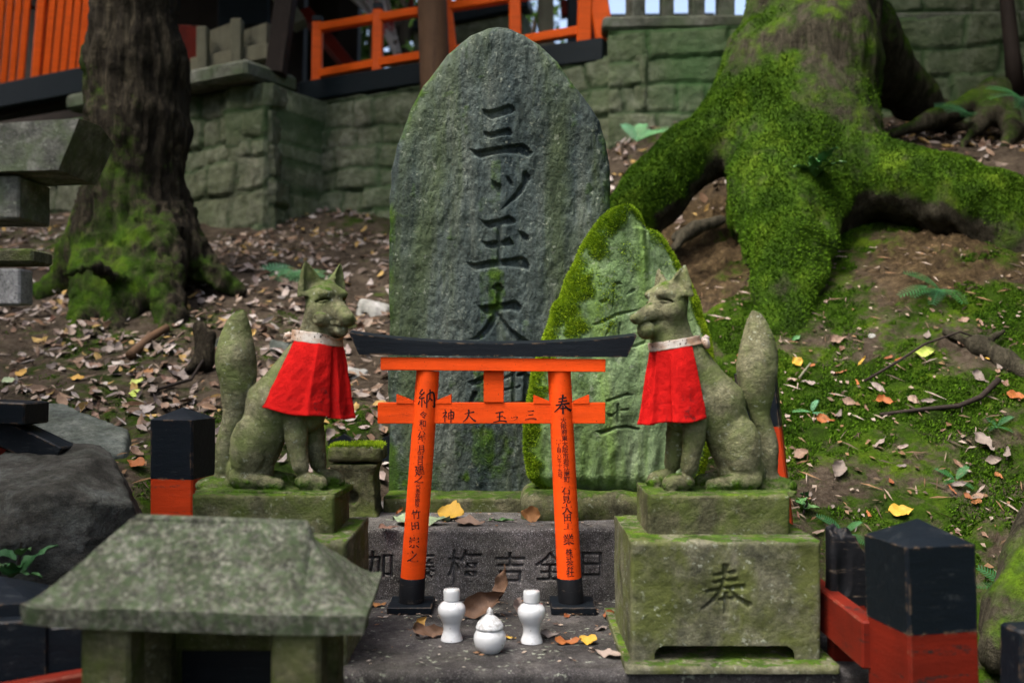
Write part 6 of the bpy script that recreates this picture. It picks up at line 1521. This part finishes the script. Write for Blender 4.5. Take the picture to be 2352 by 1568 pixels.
# orange slat fence at the far left
t = thing('slat_fence', 'bright orange vertical slat fence on a black sill at the upper left', 'fence', WF(100, 200))
beamv(WF(-40, 236, .02), WF(300, 172, .02), .15, .16, M['black_far'], 'sill', t); beamv(WF(-40, 262, .10), WF(300, 200, .10), .10, .12, M['wood_dark'], 'under_sill', t)
for k in range(-2, 16):
    u = 6+19.6*k
    if k == 3: continue
    beamv(WF(u, 215-u*.135, .06), WF(u+24, -60, .06), .044, .022, M['orange_far'], 'slat', t, .003)
beamv(WF(82, 212, .03), WF(104, -60, .03), .058, .06, M['orange_far'], 'post', t)
beamv(WF(-40, 226-4, .13), WF(300, 174, .13), .05, .03, M['wood_dark'], 'back_rail', t)
beamv(WF(-40, 30, .13), WF(300, -10, .13), .05, .03, M['wood_dark'], 'back_rail', t)
mb = MB(); a = WF(425, 200, .35); tag(beamv(a-[0, 0, .2], WF(436, 60, .35), .13, .03, M['orange_old'], 'plank', None), 'dark red upright plank between the left tree and the grey fence', 'plank')
# grey stone posts on the right wall
t = thing('stone_fence', 'row of grey square stone posts on the dark wall left of the large mossy tree', 'fence', P(1560, 75, 5.2))
for ut, w in ((1461, .078), (1533, .060), (1602, .070), (1668, .082), (1740, .07), (1812, .07)):
    a = P(ut, 84, 5.22); sharp(obj('post', MB().box((a[0], a[1]+.03, 2.745+.34), (w, .09, .68), rotz(.35 if ut < 1500 else .1), .008), M['stone_post'], t), 35)
# inner hall: dark timber building behind railing, curtain, upper wall
t = thing('shrine_hall', 'dark wooden hall under deep eaves behind the left wall and railing', 'building', (-2.4, 9, 2.46))
sharp(obj('wall', MB().box((-3.6, 9.4, 4.0), (3.3, .3, 3.2), rotz(-.3), .01), M['wood_dark'], t), 30)
sharp(obj('floor_beam', MB().box((-2.6, 8.3, 2.75), (4.0, .3, .5), rotz(-.3), .01), M['wood_dark'], t), 30)
mb = MB().box((-2.3, 8.3, 5.3), (6.5, 4.5, .25), rotz(-.3)@rotx(.25), .02); sharp(obj('roof', mb, M['wood_dark'], t), 30)
sharp(obj('wall', MB().box((-1.85, 9.0, 4.0), (.9, .2, 1.6), rotz(-.3), .01), M['wood_dark'], t), 30)
for (a, b, w) in ((P(700, 30, 7.6), P(830, 190, 7.2), .09), (P(620, -40, 7.6), P(690, 60, 7.4), .1), (P(860, -60, 7.6), P(868, 215, 7.6), .10)): beamv(a, b, w, w, M['orange_old'] if w == .09 else M['wood_grey'], 'brace', t)
for u in (676, 800): beamv(P(u, 215, 7.9), P(u+6, -80, 7.9), .16, .16, M['wood_dark'], 'post', t)
sharp(obj('window', MB().box((PX(560, 7.4), 7.4, PZ(15, 7.4)), (.42, .04, .3), rotz(-.3), .004), M['black_far'], t), 30)
# white curtain with red print, hanging in a drawn swag
t = thing('curtain', 'white hanging curtain with a faded red print, drawn to one side behind the railing', 'curtain', P(820, 60, 7.0))
nu, nv = 40, 24; V = []
for j in range(nv):
    f = j/(nv-1)
    for i in range(nu):
        s = i/(nu-1); ut = 735+145*s; ub = 905+22*s; u = ut*(1-f)+ub*f+6*math.sin(s*22)*(.3+f); v = -60+235*f*(.60+.40*s)
        V.append(P(u, v, 7.0+.05*math.sin(s*22+1)))
cn = N('curtain cloth'); v_ = cn.co(); cm = cn.done(cn.mix(cn.ramp(cn.noise(v_, 6.5, 3, .5), (.56, 0.), (.60, .9)), (.42, .38, .36), (.30, .03, .03)), None, .9, .1)
i = (np.arange(nv-1)[:, None]*nu+np.arange(nu-1)[None]).ravel(); V = np.array(V); q = np.stack([i, i+nu, i+nu+1, i+1], 1)
o = obj('cloth', mesh('cloth', V, q), cm, t); sm = o.modifiers.new('thick', 'SOLIDIFY'); sm.thickness = .006
# upper inner wall with dark beam and lattice
t = thing('inner_wall', 'pale stone wall with a dark beam and pink lattice behind the orange railing', 'wall', P(1100, 120, 7.2))
sharp(obj('stone_band', MB().box((PX(1085, 7.2), 7.2, PZ(92, 7.2)), (.82, .25, .27), rotz(-.28), .02), M['wall'], t), 30)
sharp(obj('beam', MB().box((PX(1085, 7.1), 7.1, PZ(40, 7.1)), (.86, .16, .08), rotz(-.28)@roty(-.10), .01), M['black_far'], t), 30)
sharp(obj('lower_wall', MB().box((PX(1060, 7.3), 7.3, PZ(175, 7.3)), (.95, .25, .16), rotz(-.28), .02), M['wall'], t), 30)
for k in range(9): beamv(P(945+22*k, 38-3*k, 7.15), P(945+22*k, -60, 7.15), .034, .03, M['orange_old'], 'lattice_bar', t)
t = thing('timber_post', 'grey square timber post right of the tall stone top behind the railing', 'post', P(1255, 120, 6.4)); beamv(P(1255, 135, 6.4), P(1252, -60, 6.4), .10, .10, M['wood_grey'], 'shaft', t)
t = thing('gate_frame', 'dark and red timber frame standing against the sky behind the right end of the railing', 'gate', P(1330, 130, 6.9))
for u, w, mt in ((1318, .09, 'black_far'), (1372, .13, 'orange_old')): beamv(P(u, 150, 6.9), P(u, -80, 6.9), w, .1, M[mt], 'post', t)
beamv(P(1288, 22, 6.95), P(1380, 18, 6.95), .09, .11, M['orange_old'], 'rail', t)
t = thing('far_railing', 'distant red rail seen between the grey stone posts', 'railing', P(1540, 60, 8.5))
beamv(P(1385, 45, 8.5), P(1640, 42, 8.5), .07, .07, M['black_far'], 'rail', t); beamv(P(1385, 62, 8.5), P(1640, 58, 8.5), .05, .08, M['orange_far'], 'rail', t)
# trees beyond the terrace; the sky shows through their gaps
def far_tree(x, y, h, rad, n, size, seed, label):
    t = thing('background_tree', label, 'tree', (x, y, 2.4), 'trees beyond the terrace')
    obj('trunk', limbs((x, y, 2.3), (x+.2, y, 2.4+h*.6), .18, (x, y, 2.4+h*.62), (rad*.8, rad*.7, h*.25), seed, 6).mesh('trunk', True), M['bark_far'], t)
    obj('crown', crown_mesh((x, y, 2.4+h*.55), (rad, rad*.8, h*.42), n, size, seed), M['crown'], t)
for x, y, h, rad, n, s, seed, lb in ((-3.2, 13, 6, 2.2, 5200, .14, 21, 'dense dark tree behind the left hall'), (-1.5, 12.5, 5, 1.5, 800, .11, 22, 'leafy tree behind the orange railing, bright sky in its gaps'), (.0, 15, 6, 1.5, 900, .12, 23, 'thin leafy tree behind the top of the tall stone'), (7.0, 12, 6, 2.4, 5600, .14, 24, 'dense dark tree behind the large mossy tree'), (-6.5, 12, 7, 2.6, 6000, .15, 25, 'dark tree beyond the orange slat fence')):
    far_tree(x, y, h, rad, n, s, seed, lb)
